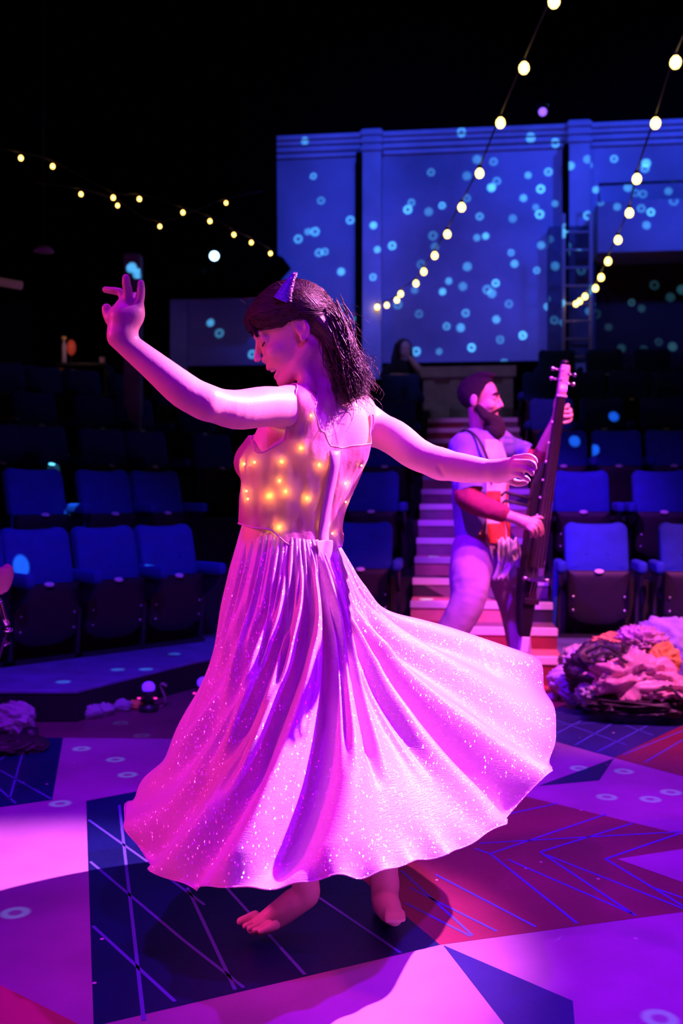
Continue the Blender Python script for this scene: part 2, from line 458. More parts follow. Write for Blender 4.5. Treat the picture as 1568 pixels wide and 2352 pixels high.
for a, b in (((274, 1850), (330, 2345)), ((203, 1884), (352, 1990)), ((207, 1980), (420, 2160)), ((213, 2128), (402, 2302)), ((430, 2040), (540, 2275)),
             ((520, 2040), (700, 2240)), ((640, 2000), (920, 2190)), ((420, 2160), (560, 2270)), ((350, 1990), (470, 2080))):
    line(a, b, 0.009, 6, z3)
for a, b in (((0, 1770), (118, 1836)), ((-60, 1760), (36, 1846)), ((60, 1702), (22, 1836)), ((-100, 1820), (60, 1702))):
    line(a, b, 0.008, 6, z3)
for a, b in (((1090, 1950), (1125, 1962)), ((1125, 1962), (1392, 1871)), ((1125, 1962), (1325, 2122)), ((1165, 1975), (1452, 2100)), ((1240, 1958), (1452, 1892)),
             ((1240, 1958), (1460, 2105)), ((1390, 1974), (1558, 1916)), ((1390, 1974), (1568, 2082)), ((1000, 2010), (1230, 2130)), ((920, 2000), (1085, 2150)),
             ((1010, 1905), (1280, 1846)), ((1100, 1938), (1568, 1911)), ((940, 2040), (1140, 2140)), ((1500, 2040), (1700, 2110)), ((930, 2075), (1080, 2152)), ((1255, 1965), (1700, 2140))):
    line(a, b, 0.008, 5, z3)
for a, b in (((1268, 1690), (1400, 1622)), ((1320, 1712), (1480, 1620)), ((1370, 1728), (1568, 1625)), ((1240, 1668), (1568, 1650)), ((1262, 1650), (1440, 1712)), ((1330, 1628), (1500, 1690)), ((1420, 1618), (1560, 1660))):
    line(a, b, 0.008, 5, z3)
for a, b in (((1430, 1735), (1640, 1650)), ((1480, 1752), (1568, 1700))): line(a, b, 0.008, 5, 0.0024)
floor_o = struct(fb.build('floor', FM, smooth=False), 'stage floor painted with cream, navy and red triangles')

# ------------------------------------------------------------------ banks of seating
A = math.radians(6.7); U = Vector((math.cos(A), -math.sin(A), 0)); V_ = Vector((math.sin(A), math.cos(A), 0)); OR = Vector((0.833, 5.85, 0))
MR = Matrix.Translation(OR) @ Matrix.Rotation(-A, 4, 'Z')                  # frame of the far bank, the steps and the back wall
def rb(u, v, z=0.0): return MR @ Vector((u, v, z))
def on_v(px, v):
    """point at plan depth v of the far bank in the direction the photo shows at column px"""
    k = (px-CX)/F; Y = (v + OR.x*math.sin(A) + OR.y*math.cos(A))/(k*math.sin(A)+math.cos(A)); return Vector((k*Y, Y, 0))
def u_of(px, v): return (on_v(px, v)-OR).dot(U)
DL = Vector((0.7071, 0.7071, 0)); NL = Vector((-0.7071, 0.7071, 0)); OL = Vector((-1.367, 5.99, 0))   # left bank: along the row, and back
def on_left(px, off):
    k = (px-CX)/F; P = OL+NL*off; s_ = (k*P.y-P.x)/(DL.x-k*DL.y); return P+DL*s_

M_TIER = mat('tier_black', (0.012, 0.012, 0.018), 0.7, var=0.3, vscale=5)
M_DECK = mat('deck_grey', (0.16, 0.17, 0.42), 0.5, var=0.3, vscale=6)
M_NOSE = mat('step_nosing_white', (0.72, 0.66, 0.74), 0.5)
DP = [(-5, 4.84), (-1.30, 4.88), (-1.06, 5.33), (-0.83, 5.76), (-0.55, 6.12), (0.374, 5.92), (0.374, 7.3), (-1.5, 8.6), (-5, 7.5)]
d1 = MB().slab(DP, 0.140, 0.16); d1.slab([(x*0.999, y+0.006) for x, y in DP], 0, 0.140, 1)
struct(d1.build('floor_deck_left', [M_DECK, M_TIER], smooth=False, bevel=0.006), 'low grey deck under the front row on the left')
q = [rb(0.457, -0.03), rb(4.5, -0.03), rb(4.5, 1.1), rb(0.457, 1.1)]
struct(MB().slab([(p.x, p.y) for p in q], 0, 0.166).build('floor_deck_right', M_DECK, smooth=False, bevel=0.006), 'low grey deck under the front row beside the steps')
ROW, RISE = 0.975, 0.372
for r in range(1, 6):
    z = 0.166+RISE*r; v0 = ROW*r+0.06; b = MB()
    for u0, u1 in ((-1.75, -0.457), (0.457, 4.6)):
        qq = [rb(u0, v0), rb(u1, v0), rb(u1, v0+ROW+0.02 if r < 5 else 7.0), rb(u0, v0+ROW+0.02 if r < 5 else 7.0)]
        b.slab([(p.x, p.y) for p in qq], 0.0, z)
    struct(b.build('floor_tier_far', M_TIER, smooth=False), 'black seating tier of the far bank')
    b = MB(); o0 = OL+NL*(ROW*r-0.72); e = 2.7
    qq = [o0-DL*4.2, o0+DL*e, o0+DL*e+NL*(ROW+0.02), o0-DL*4.2+NL*(ROW+0.02)]
    b.slab([(p.x, p.y) for p in qq], 0.0, z)
    struct(b.build('floor_tier_left', M_TIER, smooth=False), 'black seating tier of the left bank')

# the painted steps
PAINT = [mat('step_pink', (0.62, 0.25, 0.26), 0.5, var=0.2), mat('step_dark', (0.03, 0.018, 0.04), 0.5, var=0.3), mat('step_red', (0.24, 0.03, 0.05), 0.5, var=0.2), mat('step_mauve', (0.22, 0.13, 0.19), 0.5, var=0.2), M_NOSE]
st = MB(); nb_ = MB()
for k in range(15):
    z = 0.166+0.124*k; v0 = 0.32*k; h0 = 0 if k == 0 else z-0.124
    wl, wr = (-0.457, 0.457)
    def quad(P, mi): st.add([rb(*p) for p in P], [(0, 1, 2, 3)] if len(P) == 4 else [(0, 1, 2)], mi)
    c0, c1 = [(0, 2), (2, 3), (0, 1), (3, 1), (0, 3), (1, 3), (3, 0), (0, 3), (3, 1), (3, 0), (1, 3), (3, 2), (2, 3), (3, 2), (2, 3)][k]
    t = -0.3+0.6*((k*0.37) % 1)
    quad([(wl, v0, h0), (t, v0, h0), (t+0.22*(-1)**k, v0, z), (wl, v0, z)], c1 if k % 2 else c0)
    quad([(t, v0, h0), (wr, v0, h0), (wr, v0, z), (t+0.22*(-1)**k, v0, z)], c0 if k % 2 else c1)
    v1 = v0+0.32 if k < 14 else 5.2
    quad([(wl, v0, z), (t, v0, z), (t-0.1, v1, z), (wl, v1, z)], c0); quad([(t, v0, z), (wr, v0, z), (wr, v1, z), (t-0.1, v1, z)], c1 if k else 0)
    for sx in (wl, wr): quad([(sx, v0, 0), (sx, v1, 0), (sx, v1, z), (sx, v0, z)], 1)
    nb_.box(rb(0, v0+0.015, z-0.018), (0.92, 0.05, 0.046), Matrix.Rotation(-A, 3, 'Z'))
stair = struct(st.build('floor_stairs', PAINT, smooth=False), 'aisle steps painted with pink and dark triangles')
o = struct(nb_.build('trim_1', M_NOSE, smooth=False, bevel=0.004), 'white nosings of the painted aisle steps')

# ------------------------------------------------------------------ back wall, cornice, pilasters, galleries
def wall_mat(name, col):
    m = mat(name, col, 0.75, var=0.5, vscale=0.55, spec=0.2); return m
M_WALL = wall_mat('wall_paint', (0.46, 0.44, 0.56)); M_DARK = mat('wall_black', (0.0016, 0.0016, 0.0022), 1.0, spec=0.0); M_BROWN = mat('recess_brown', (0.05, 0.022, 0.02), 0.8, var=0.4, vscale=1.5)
M_TRIM = mat('wall_trim', (0.56, 0.54, 0.66), 0.6, var=0.2, vscale=2)
WV = 7.07
def wz(py, px=1000, v=WV): return EYE+(HZ-py)*on_v(px, v).y/F
def wbox(b, u0, u1, v0, v1, z0, z1, mi=0):
    q = [rb(u0, v0), rb(u1, v0), rb(u1, v1), rb(u0, v1)]; b.slab([(p.x, p.y) for p in q], z0, z1, mi)
b = MB(); wbox(b, u_of(625, WV), 7, WV, WV+0.2, 2.83, 5.80); wbox(b, u_of(392, WV), u_of(625, WV), WV, WV+0.2, 2.83, wz(672, 500))
struct(b.build('wall_back', M_WALL, smooth=False), 'tall pale back wall washed in blue light')
b = MB(); wbox(b, -6, 7, WV-0.02, WV+0.2, 0, 2.83); wbox(b, -6, 7, WV+0.22, WV+0.3, 0, 8)
struct(b.build('wall_dado', M_DARK, smooth=False), 'black lower part of the back wall')
b = MB(); zc = wz(357, 900)
for dz0, dz1, dv in ((0.0, 0.055, 0.05), (0.07, 0.13, 0.09), (0.145, 0.20, 0.12), (0.2, 0.26, 0.17)):
    wbox(b, u_of(600, WV), 7, WV-dv, WV, zc+dz0, zc+dz1)
struct(b.build('trim_2', M_TRIM, smooth=False, bevel=0.008), 'moulded cornice along the top of the back wall')
for i, (p0, p1) in enumerate(((835, 878), (1302, 1350), (393, 432))):
    b = MB(); zt = zc+0.29 if i < 2 else wz(680, 500)
    wbox(b, u_of(p0, WV), u_of(p1, WV), WV-0.20 if i < 2 else WV-0.06, WV, 2.6, zt)
    if i < 2:
        for dz in (0.0, 0.1, 0.2): wbox(b, u_of(p0, WV)-0.02, u_of(p1, WV)+0.02, WV-0.24, WV, zc+dz, zc+dz+0.06)
    struct(b.build('trim_%d' % (i+3), M_TRIM, smooth=False, bevel=0.006), 'flat pilaster on the back wall')
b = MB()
for p0, p1 in ((821, 834), (1291, 1301)): wbox(b, u_of(p0, WV), u_of(p1, WV), WV-0.24, WV, 2.6, zc-0.02)  # narrow black boxes along the left edge of two pilasters
struct(b.build('trim_8', M_DARK, smooth=False), 'black upright strips beside the pilasters')
b = MB(); wbox(b, u_of(1256, WV), u_of(1362, WV), WV-0.23, WV, wz(835, 1300), wz(530, 1300)); wbox(b, u_of(1306, WV), u_of(1350, WV), WV-0.26, WV-0.2, wz(800, 1300), wz(560, 1300))
struct(b.build('door_1', mat('door_navy', (0.10, 0.10, 0.17), 0.6, var=0.3), smooth=False, bevel=0.01), 'dark access door behind the ladder')
# panelled parapet at the head of the steps
pv = 5.45; b = MB(); u0, u1 = u_of(972, pv), u_of(1178, pv); z0, z1 = 1.95, wz(842, 1080, pv)
wbox(b, u0, u1, pv, pv+0.08, z0, z1); wbox(b, u0-0.03, u1+0.03, pv-0.05, pv+0.1, z1-0.12, z1)
for a in np.linspace(u0, u1-0.12, 4): wbox(b, a, a+0.12, pv-0.025, pv, z0, z1-0.12)
wbox(b, u0, u1, pv-0.025, pv, z0, z0+0.14)
struct(b.build('wall_parapet', mat('parapet_grey', (0.55, 0.50, 0.58), 0.7, var=0.2), smooth=False, bevel=0.006), 'low grey panelled parapet at the head of the steps')
# gallery on the right, the dark recess below it
gv = 6.35; b = MB(); g0 = u_of(1372, gv)
wbox(b, g0, 6.5, gv, WV, wz(580, 1400, gv), wz(462, 1400, gv))
struct(b.build('wall_gallery', M_WALL, smooth=False, bevel=0.01), 'pale gallery front on the right with a railing')
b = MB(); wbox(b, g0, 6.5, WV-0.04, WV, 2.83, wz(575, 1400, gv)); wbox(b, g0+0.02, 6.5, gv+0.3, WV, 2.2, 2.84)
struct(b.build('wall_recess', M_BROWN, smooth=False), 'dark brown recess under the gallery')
# dark box of the lighting gallery on the upper left, ceiling and side walls
b = MB(); ev = 6.2
ge = u_of(612, ev); b.prism([(-8, wz(662, 500, ev)), (u_of(592, ev), wz(662, 500, ev)), (u_of(650, ev), wz(592, 640, ev)), (ge+0.03, wz(575, 620, ev)), (ge+0.02, wz(380, 620, ev)), (ge, 8), (-8, 8)], ev, ev+0.6, MR)
struct(b.build('wall_left_gallery', M_DARK, smooth=False), 'black lighting gallery hanging over the left bank')
struct(MB().box((0, 7, 8.1), (18, 20, 0.2)).build('ceiling', M_DARK, smooth=False), 'black ceiling far above')
struct(MB().box((-7.2, 7, 4), (0.2, 20, 8.2)).build('wall_left', M_DARK, smooth=False), 'black side wall on the left')
struct(MB().box((7.6, 7, 4), (0.2, 20, 8.2)).build('wall_right', M_DARK, smooth=False), 'black side wall on the right')
p = at(306, 760, 9.6)
struct(MB().box((p.x, p.y, 2.4), (0.16, 0.16, 2.05)).build('pillar', mat('pillar_grey', (0.30, 0.27, 0.36), 0.7, var=0.2), smooth=False, bevel=0.012), 'slim grey pillar behind the raised hand')

# ------------------------------------------------------------------ tip-up seats
M_BLUE = mat('seat_cloth_blue', (0.010, 0.05, 0.33), 0.85, var=0.12, vscale=14, bump=0.05, bscale=300)
M_SHELL = mat('seat_board_black', (0.014, 0.008, 0.015), 0.6, var=0.2)
M_FRAME = mat('seat_frame_black', (0.02, 0.02, 0.03), 0.4)
M_PLATE = mat('seat_plate_white', (0.85, 0.80, 0.85), 0.3)
M_BOLT = mat('bolt_steel', (0.7, 0.7, 0.75), 0.25, metal=0.9)
def round_poly(hw, z0, z1, rt, rb_, dip=0.0, sag=0.0, n=7):
    """upright outline with rounded corners, a dipped top and a bowed foot"""
    P = []
    for cx, cz, r, a0 in ((hw-rt, z1-rt, rt, 0), (-hw+rt, z1-rt, rt, PI/2), (-hw+rb_, z0+rb_, rb_, PI), (hw-rb_, z0+rb_, rb_, 1.5*PI)):
        for i in range(n):
            a = a0+PI/2*i/(n-1); x = cx+r*math.cos(a); z = cz+r*math.sin(a)
            P.append((x, z))
        if a0 == 0:
            for i in range(1, 8): x = (hw-rt)*(1-2*i/8); P.append((x, z1-dip*(1-(x/hw)**2)))
        if a0 == PI:
            for i in range(1, 8): x = (-hw+rb_)*(1-2*i/8); P.append((x, z0-sag*(1-(x/hw)**2)))
    return P
def cushion(b, poly, y0, y1, lean, zb, puff=0.014, mi=0):
    """upholstered slab: the outline extruded, its front face puffed out in rings"""
    n = len(poly); cx = sum(p[0] for p in poly)/n; cz = sum(p[1] for p in poly)/n
    rings = [(1.0, y1), (1.0, y0+0.02), (0.985, y0+0.008), (0.95, y0), (0.7, y0-puff*0.7), (0.35, y0-puff), (0.02, y0-puff)]
    vs = []
    for s_, y in rings:
        for x, z in poly:
            xx, zz = cx+(x-cx)*s_, cz+(z-cz)*s_
            vs.append((xx, y+(zz-zb)*lean, zz))
    k = len(rings); fs = [(i*n+j, i*n+(j+1) % n, (i+1)*n+(j+1) % n, (i+1)*n+j) for i in range(k-1) for j in range(n)]
    fs += [tuple(range(n-1, -1, -1)), tuple(range((k-1)*n, k*n))]
    b.add(vs, fs, mi)
SEAT = {}
def make_seat(full=True, arms=(-1, 1), ax=0.252):
    root = empty('theatre_seat')
    b = MB(); cushion(b, round_poly(0.206, 0.44, 0.765, 0.055, 0.02, 0.012), 0.02, 0.085, 0.24, 0.44)
    back = b.build('backrest', M_BLUE, root, auto=50)
    if full:
        for x in (-0.07, 0.07): MB().ball((x, 0.036, 0.56), (0.009, 0.006, 0.009), 8, 5).build('tuft_button', M_BLUE, back)
    b = MB(); cushion(b, round_poly(0.200, 0.13, 0.452, 0.012, 0.05, 0, 0.035), -0.045, 0.0, -0.10, 0.45, 0.012)
    pan = b.build('seat_pan', M_SHELL, root, auto=50)
    for x in (-0.165, 0.165):
        for z in (0.19, 0.28):
            if full: MB().lathe([(0.009, -0.006), (0.009, 0.0), (0.006, 0.004)], 8, Matrix.Translation((x, -0.058+(z-0.45)*-0.1, z)) @ Matrix.Rotation(PI/2, 4, 'X')).build('bolt', M_BOLT, pan)
    b = MB(); cushion(b, round_poly(0.196, 0.16, 0.455, 0.015, 0.05, 0, 0.02), 0.004, 0.055, -0.05, 0.45, 0.0)
    b.build('seat_cushion', M_BLUE, root, auto=50)
    b = MB(); b.lathe([(0.030, -0.004), (0.030, 0.002), (0.024, 0.004)], 16, Matrix.Translation((0, -0.052, 0.449)) @ Matrix.Rotation(math.radians(38), 4, 'X') @ Matrix.Diagonal((1, 0.62, 1, 1)))
    b.build('number_plate', M_PLATE, root)
    for sx in arms:
        b = MB(); b.box((sx*ax, -0.06, 0.485), (0.062, 0.30, 0.075)); arm = b.build('armrest', M_BLUE, root, bevel=0.022, seg=3)
        b = MB(); b.prism([(-0.19, 0.44), (0.06, 0.44), (0.08, 0.02), (0.03, 0.02), (0.0, 0.30), (-0.12, 0.36)], sx*ax-0.012, sx*ax+0.012, Matrix.Rotation(PI/2, 4, 'Z') @ Matrix.Scale(-1, 4, (0, 1, 0)))
        b.build('side_frame', M_FRAME, root, smooth=False, bevel=0.004)
    b = MB(); b.box((0, 0.03, 0.012), (0.50, 0.03, 0.024)); b.build('cross_rail', M_FRAME, root, smooth=False)
    return root
ORD = ['first', 'second', 'third', 'fourth', 'fifth', 'sixth', 'seventh']
proto = {}
def put_seat(P, z, rot, label, group, kind='wide'):
    if kind in proto: o = copy_tree(proto[kind])
    else:
        o = {'wide': lambda: make_seat(), 'narrow': lambda: make_seat(True, (1,), 0.226), 'narrow_end': lambda: make_seat(True, (-1, 1), 0.226),
             'far': lambda: make_seat(False, (1,), 0.235), 'far_end': lambda: make_seat(False, (-1, 1), 0.235)}[kind]()
        proto[kind] = o
    o.location = (P.x, P.y, z); o.rotation_euler = (0, 0, rot); tag(o, label, 'theatre seat', group)
    return o
fr = {1: [1373, 1595], 2: [1338, 1522], 3: [1293, 1419, 1545], 4: [1268, 1386, 1528], 5: [1247, 1347, 1449, 1550], 6: [1280, 1390, 1500]}
fl_ = {1: [829], 2: [853], 3: [884], 4: [903], 5: [917]}
ROWN = {1: 'front row', 2: 'second row', 3: 'third row', 4: 'fourth row', 5: 'fifth row', 6: 'back row'}
aisle_seats = []
for r, xs in fr.items():
    z = 0.166+RISE*(r-1); v = 0.815+ROW*(r-1)
    for i, px in enumerate(xs):
        s_ = put_seat(on_v(px, v), z, -A, f'blue tip-up theatre seat, {ROWN[r]} right of the painted steps, {ORD[i]} from the steps', 'theatre seats right of the steps', 'wide' if r < 3 else 'far_end' if i == 0 else 'far')
        if i == 0 and r == 1: aisle_seats.append(s_)
for r, xs in fl_.items():
    z = 0.166+RISE*(r-1); v = 0.815+ROW*(r-1)
    for i, px in enumerate(xs):
        put_seat(on_v(px, v), z, -A, f'blue tip-up theatre seat, {ROWN[r]} on the left edge of the painted steps', 'theatre seats left of the steps', 'wide' if r < 3 else 'far_end')
lf = {1: [401, 262, 103, -60], 2: [376, 256, 96, -60], 3: [503, 348, 249, 111, 0], 4: [464, 320, 229, 90], 5: [400, 300, 200, 108, 20]}
for r, xs in lf.items():
    z = 0.166+RISE*(r-1)-0.005
    for i, px in enumerate(xs):
        if px < -20 and r > 1: continue
        put_seat(on_left(px, ROW*(r-1)), z, math.radians(45), f'blue tip-up theatre seat, {ROWN[r]} of the left bank, {ORD[i]} from the right-hand end', 'theatre seats of the left bank', 'narrow' if r < 3 else 'far')
# the aisle end panel of the nearest seat by the steps is covered in blue cloth
b = MB(); b.box((-0.285, -0.03, 0.27), (0.03, 0.085, 0.46), Matrix.Rotation(0.05, 3, 'Y')); b.build('end_panel', M_BLUE, aisle_seats[0], bevel=0.01)

# ------------------------------------------------------------------ the dancer
def skin(name, col, rough=0.42):
    m = mat(name, col, rough, var=0.10, vscale=9, bump=0.04, bscale=160, spec=0.4)
    b = m.node_tree.nodes['Principled BSDF']; b.inputs['Subsurface Weight'].default_value = 0.10; b.inputs['Subsurface Radius'].default_value = (0.02, 0.008, 0.005); b.inputs['Subsurface Scale'].default_value = 0.4
    return m
M_SKIN = skin('skin_fair', (0.74, 0.50, 0.42))
dancer = empty('person', (-0.10, 2.52, 0))
tag(dancer, 'barefoot woman dancing with arms spread in a glowing bodice and long pink swirling skirt', 'person')
TH = math.radians(34)                                       # the torso is turned a third of a right angle
def axes(fwd, left):
    f = Vector(fwd).normalized(); l = Vector(left); l = (l-f*l.dot(f)).normalized(); return np.array([f, l, f.cross(l)])

fd = Field((-0.62, 2.02, -0.01), (0.52, 2.92, 1.70), 0.0034)
def X(px, Y=2.58): return (px-CX)*Y/F
def Zp(py, Y=2.58): return EYE-(py-HZ)*Y/F
TORSO = [  # z, cx, cy, half width, half depth
    (Zp(1480), X(668), 2.60, 0.13, 0.10), (Zp(1400), X(668), 2.60, 0.146, 0.106), (Zp(1310), X(664), 2.59, 0.138, 0.10), (Zp(1240), X(664), 2.58, 0.128, 0.094),
    (Zp(1190), X(672), 2.575, 0.127, 0.093), (Zp(1130), X(684), 2.57, 0.142, 0.098), (Zp(1060), X(700), 2.57, 0.160, 0.106), (Zp(1000), X(716), 2.575, 0.158, 0.102),
    (Zp(950), X(732), 2.58, 0.145, 0.086), (Zp(912), X(746), 2.585, 0.105, 0.064), (Zp(885), X(752), 2.585, 0.06, 0.05)]
TT = math.radians(34)
fd.loft([(z, cx, cy, a, b_, TT) for z, cx, cy, a, b_ in TORSO], 0.02)
FW = Vector((-math.sin(TT), math.cos(TT), 0)); RT = Vector((math.cos(TT), math.sin(TT), 0))     # her front, her right
def tor(z, r, f):  # a point of the torso frame
    zs = sorted(TORSO); cx = np.interp(z, [q[0] for q in zs], [q[1] for q in zs]); cy = np.interp(z, [q[0] for q in zs], [q[2] for q in zs])
    return Vector((cx, cy, z)) + RT*r + FW*f
RA = np.array([RT, FW, (0, 0, 1)])
# bust, shoulder blades, spine hollow, buttocks
for s_ in (-1, 1):
    fd.ell(tor(1.215, s_*0.078, 0.085), (0.062, 0.058, 0.062), RA, 0.03)
    fd.ell(tor(1.285, s_*0.075, -0.078), (0.040, 0.022, 0.062), RA, 0.03)
    fd.ell(tor(0.86, s_*0.065, -0.045), (0.07, 0.07, 0.08), RA, 0.03)
    fd.cone(tor(1.352, s_*0.03, -0.035), tor(1.350, s_*0.125, 0.0), 0.036, 0.036, 0.03)
spine = [tor(z, 0.0, -d) for z, d in ((1.36, 0.082), (1.28, 0.112), (1.18, 0.117), (1.08, 0.106))]
fd.chain(spine, [0.012]*4, 0.022, 'sub')
LSH, RSH = at(668, 937, 2.47), at(846, 978, 2.69)
fd.ell(LSH, (0.055, 0.052, 0.055), None, 0.03); fd.ell(RSH, (0.050, 0.048, 0.052), None, 0.03)
TOR_A = fd.a.copy()                                           # trunk alone, for the bodice
# neck
hd = at(672, 768, 2.55)                                       # centre of the head
HF = Vector((-0.87, -0.06, -0.40)); HR = axes(HF, (-0.06, -1.0, -0.06)); HM = Matrix([list(r) for r in HR]).transposed()
def hp(x, y, z): return hd + HM @ Vector((x, y, z))
fd.chain([tor(1.30, 0.0, -0.01), tor(1.375, 0.0, 0.0), at(742, 870, 2.57), hp(-0.035, 0, -0.04)], [0.06, 0.054, 0.049, 0.05], 0.024)
fd.cone(at(705, 880, 2.50), at(690, 815, 2.52), 0.020, 0.018, 0.03)       # neck tendon
# head
fd.ell(hp(-0.012, 0, 0.040), (0.096, 0.074, 0.082), HR, 0.02)
fd.ell(hp(0.030, 0, -0.030), (0.062, 0.056, 0.078), HR, 0.02)
fd.chain([hp(-0.015, 0.052, -0.055), hp(0.035, 0.040, -0.088), hp(0.066, 0.012, -0.100), hp(0.066, -0.012, -0.100), hp(0.035, -0.040, -0.088), hp(-0.015, -0.052, -0.055)], [0.016, 0.015, 0.014, 0.014, 0.015, 0.016], 0.02)
fd.ell(hp(0.072, 0, -0.098), (0.016, 0.018, 0.014), HR, 0.012)
for s_ in (-1, 1):
    fd.ell(hp(0.062, s_*0.040, -0.026), (0.026, 0.022, 0.022), HR, 0.014)       # cheek
    fd.ell(hp(0.084, s_*0.030, 0.018), (0.014, 0.020, 0.012), HR, 0.010, 'sub')   # eye socket
    fd.ell(hp(0.071, s_*0.031, 0.012), (0.0155, 0.018, 0.0145), HR, 0.004)      # lid
    fd.cone(hp(0.088, s_*0.010, 0.033), hp(0.076, s_*0.044, 0.034), 0.007, 0.006, 0.010)    # brow
    fd.ell(hp(0.090, s_*0.012, -0.030), (0.011, 0.009, 0.009), HR, 0.005)       # nostril wing
fd.cone(hp(0.087, 0, 0.020), hp(0.108, 0, -0.018), 0.0070, 0.0082, 0.009); fd.ell(hp(0.1085, 0, -0.021), (0.0100, 0.010, 0.0080), HR, 0.004)
fd.ell(hp(0.080, 0, -0.056), (0.016, 0.024, 0.016), HR, 0.012)
fd.chain([hp(0.072, 0.026, -0.058), hp(0.091, 0.010, -0.052), hp(0.092, 0, -0.054), hp(0.091, -0.010, -0.052), hp(0.072, -0.026, -0.058)], [0.004, 0.006, 0.006, 0.006, 0.004], 0.004)
fd.chain([hp(0.070, 0.025, -0.066), hp(0.083, 0.011, -0.080), hp(0.084, 0, -0.082), hp(0.083, -0.011, -0.080), hp(0.070, -0.025, -0.066)], [0.004, 0.006, 0.0065, 0.006, 0.004], 0.004)
fd.ell(hp(0.088, 0, -0.0665), (0.024, 0.028, 0.0070), HR, 0.003, 'sub'); fd.chain([hp(0.080, 0.026, -0.022), hp(0.082, 0.032, -0.045), hp(0.068, 0.036, -0.066)], [0.0016]*3, 0.008, 'sub')           # smiling mouth
# ear
fd.ell(hp(-0.022, 0.074, -0.002), (0.019, 0.010, 0.031), axes(HF+Vector((0, 0.25, 0)), (-0.06, -1, 0)), 0.005)
fd.ell(hp(-0.020, 0.083, 0.003), (0.010, 0.007, 0.017), HR, 0.004, 'sub'); fd.ell(hp(-0.012, 0.078, -0.030), (0.008, 0.006, 0.010), HR, 0.006)
# arms
LEL, LWR = at(474, 925, 2.27), at(272, 775, 2.24)
fd.chain([LSH, at(610, 934, 2.40), at(540, 941, 2.33), LEL], [0.050, 0.049, 0.046, 0.037], 0.02)
fd.chain([LEL, at(425, 899, 2.26), at(350, 838, 2.25), LWR], [0.037, 0.041, 0.033, 0.0255], 0.02)
fd.ell(at(478, 938, 2.255), (0.018, 0.018, 0.018), None, 0.015)
REL, RWR = at(1012, 1066, 2.57), at(1146, 1083, 2.44)
fd.chain([RSH, at(905, 1005, 2.65), at(955, 1042, 2.60), REL], [0.046, 0.047, 0.043, 0.0375], 0.02)
fd.chain([REL, at(1055, 1074, 2.53), at(1100, 1080, 2.48), RWR], [0.0375, 0.0375, 0.032, 0.0245], 0.02)
fd.cone(at(1008, 1074, 2.525), at(1016, 1092, 2.528), 0.004, 0.003, 0.010, 'sub')       # crease inside the elbow
def hand(P, px0, py0, sc, dig, palm, k=0.006):
    def h(q): return at(px0+q[0]*sc, py0+q[1]*sc, q[2])
    for a, b_, ra, rb_ in palm: P.cone(h(a), h(b_), ra, rb_, 0.016)
    for pts, r0, r1 in dig:
        n = len(pts); P.chain([h(q) for q in pts], [r0+(r1-r0)*i/(n-1) for i in range(n)], k)
# her left hand: flexed back at the wrist, fingers open
hand(fd, 200, 580, 260/1568,
     [([(560, 760, 2.24), (565, 560, 2.235), (545, 440, 2.23), (540, 350, 2.23)], 0.0118, 0.0090),
      ([(690, 800, 2.24), (735, 620, 2.235), (745, 520, 2.23), (745, 425, 2.23)], 0.0112, 0.0086),
      ([(640, 780, 2.255), (660, 660, 2.265), (665, 600, 2.28), (680, 640, 2.30)], 0.0108, 0.0084),
      ([(520, 700, 2.255), (470, 560, 2.265), (360, 530, 2.27), (250, 515, 2.28)], 0.0108, 0.0078),
      ([(470, 1000, 2.255), (350, 960, 2.265), (290, 850, 2.27), (272, 775, 2.27)], 0.0150, 0.0115)],
     [((500, 1120, 2.24), (500, 900, 2.245), 0.026, 0.030), ((500, 900, 2.245), (540, 740, 2.25), 0.028, 0.022), ((560, 1080, 2.24), (660, 860, 2.24), 0.020, 0.020), ((650, 880, 2.24), (690, 760, 2.245), 0.018, 0.015), ((440, 1060, 2.25), (420, 900, 2.255), 0.022, 0.018)])
# her right hand: held out, fingers curled down
hand(fd, 1100, 820, 240/1568,
     [([(540, 1520, 2.40), (740, 1492, 2.375), (825, 1530, 2.365), (848, 1580, 2.368)], 0.0090, 0.0064),
      ([(540, 1590, 2.385), (735, 1582, 2.352), (815, 1612, 2.345), (830, 1672, 2.350)], 0.0092, 0.0066),
      ([(520, 1665, 2.38), (690, 1680, 2.352), (775, 1715, 2.345), (795, 1758, 2.350)], 0.0088, 0.0062),
      ([(500, 1735, 2.385), (630, 1780, 2.362), (712, 1822, 2.36), (745, 1850, 2.362)], 0.0080, 0.0056),
      ([(380, 1790, 2.43), (480, 1860, 2.425), (590, 1895, 2.42), (700, 1880, 2.415)], 0.0120, 0.0076)],
     [((270, 1690, 2.44), (600, 1555, 2.395), 0.021, 0.0125), ((280, 1720, 2.44), (600, 1645, 2.38), 0.021, 0.0135), ((300, 1760, 2.435), (570, 1730, 2.39), 0.017, 0.0125), ((480, 1650, 2.42), (680, 1640, 2.39), 0.016, 0.012)], 0.003)
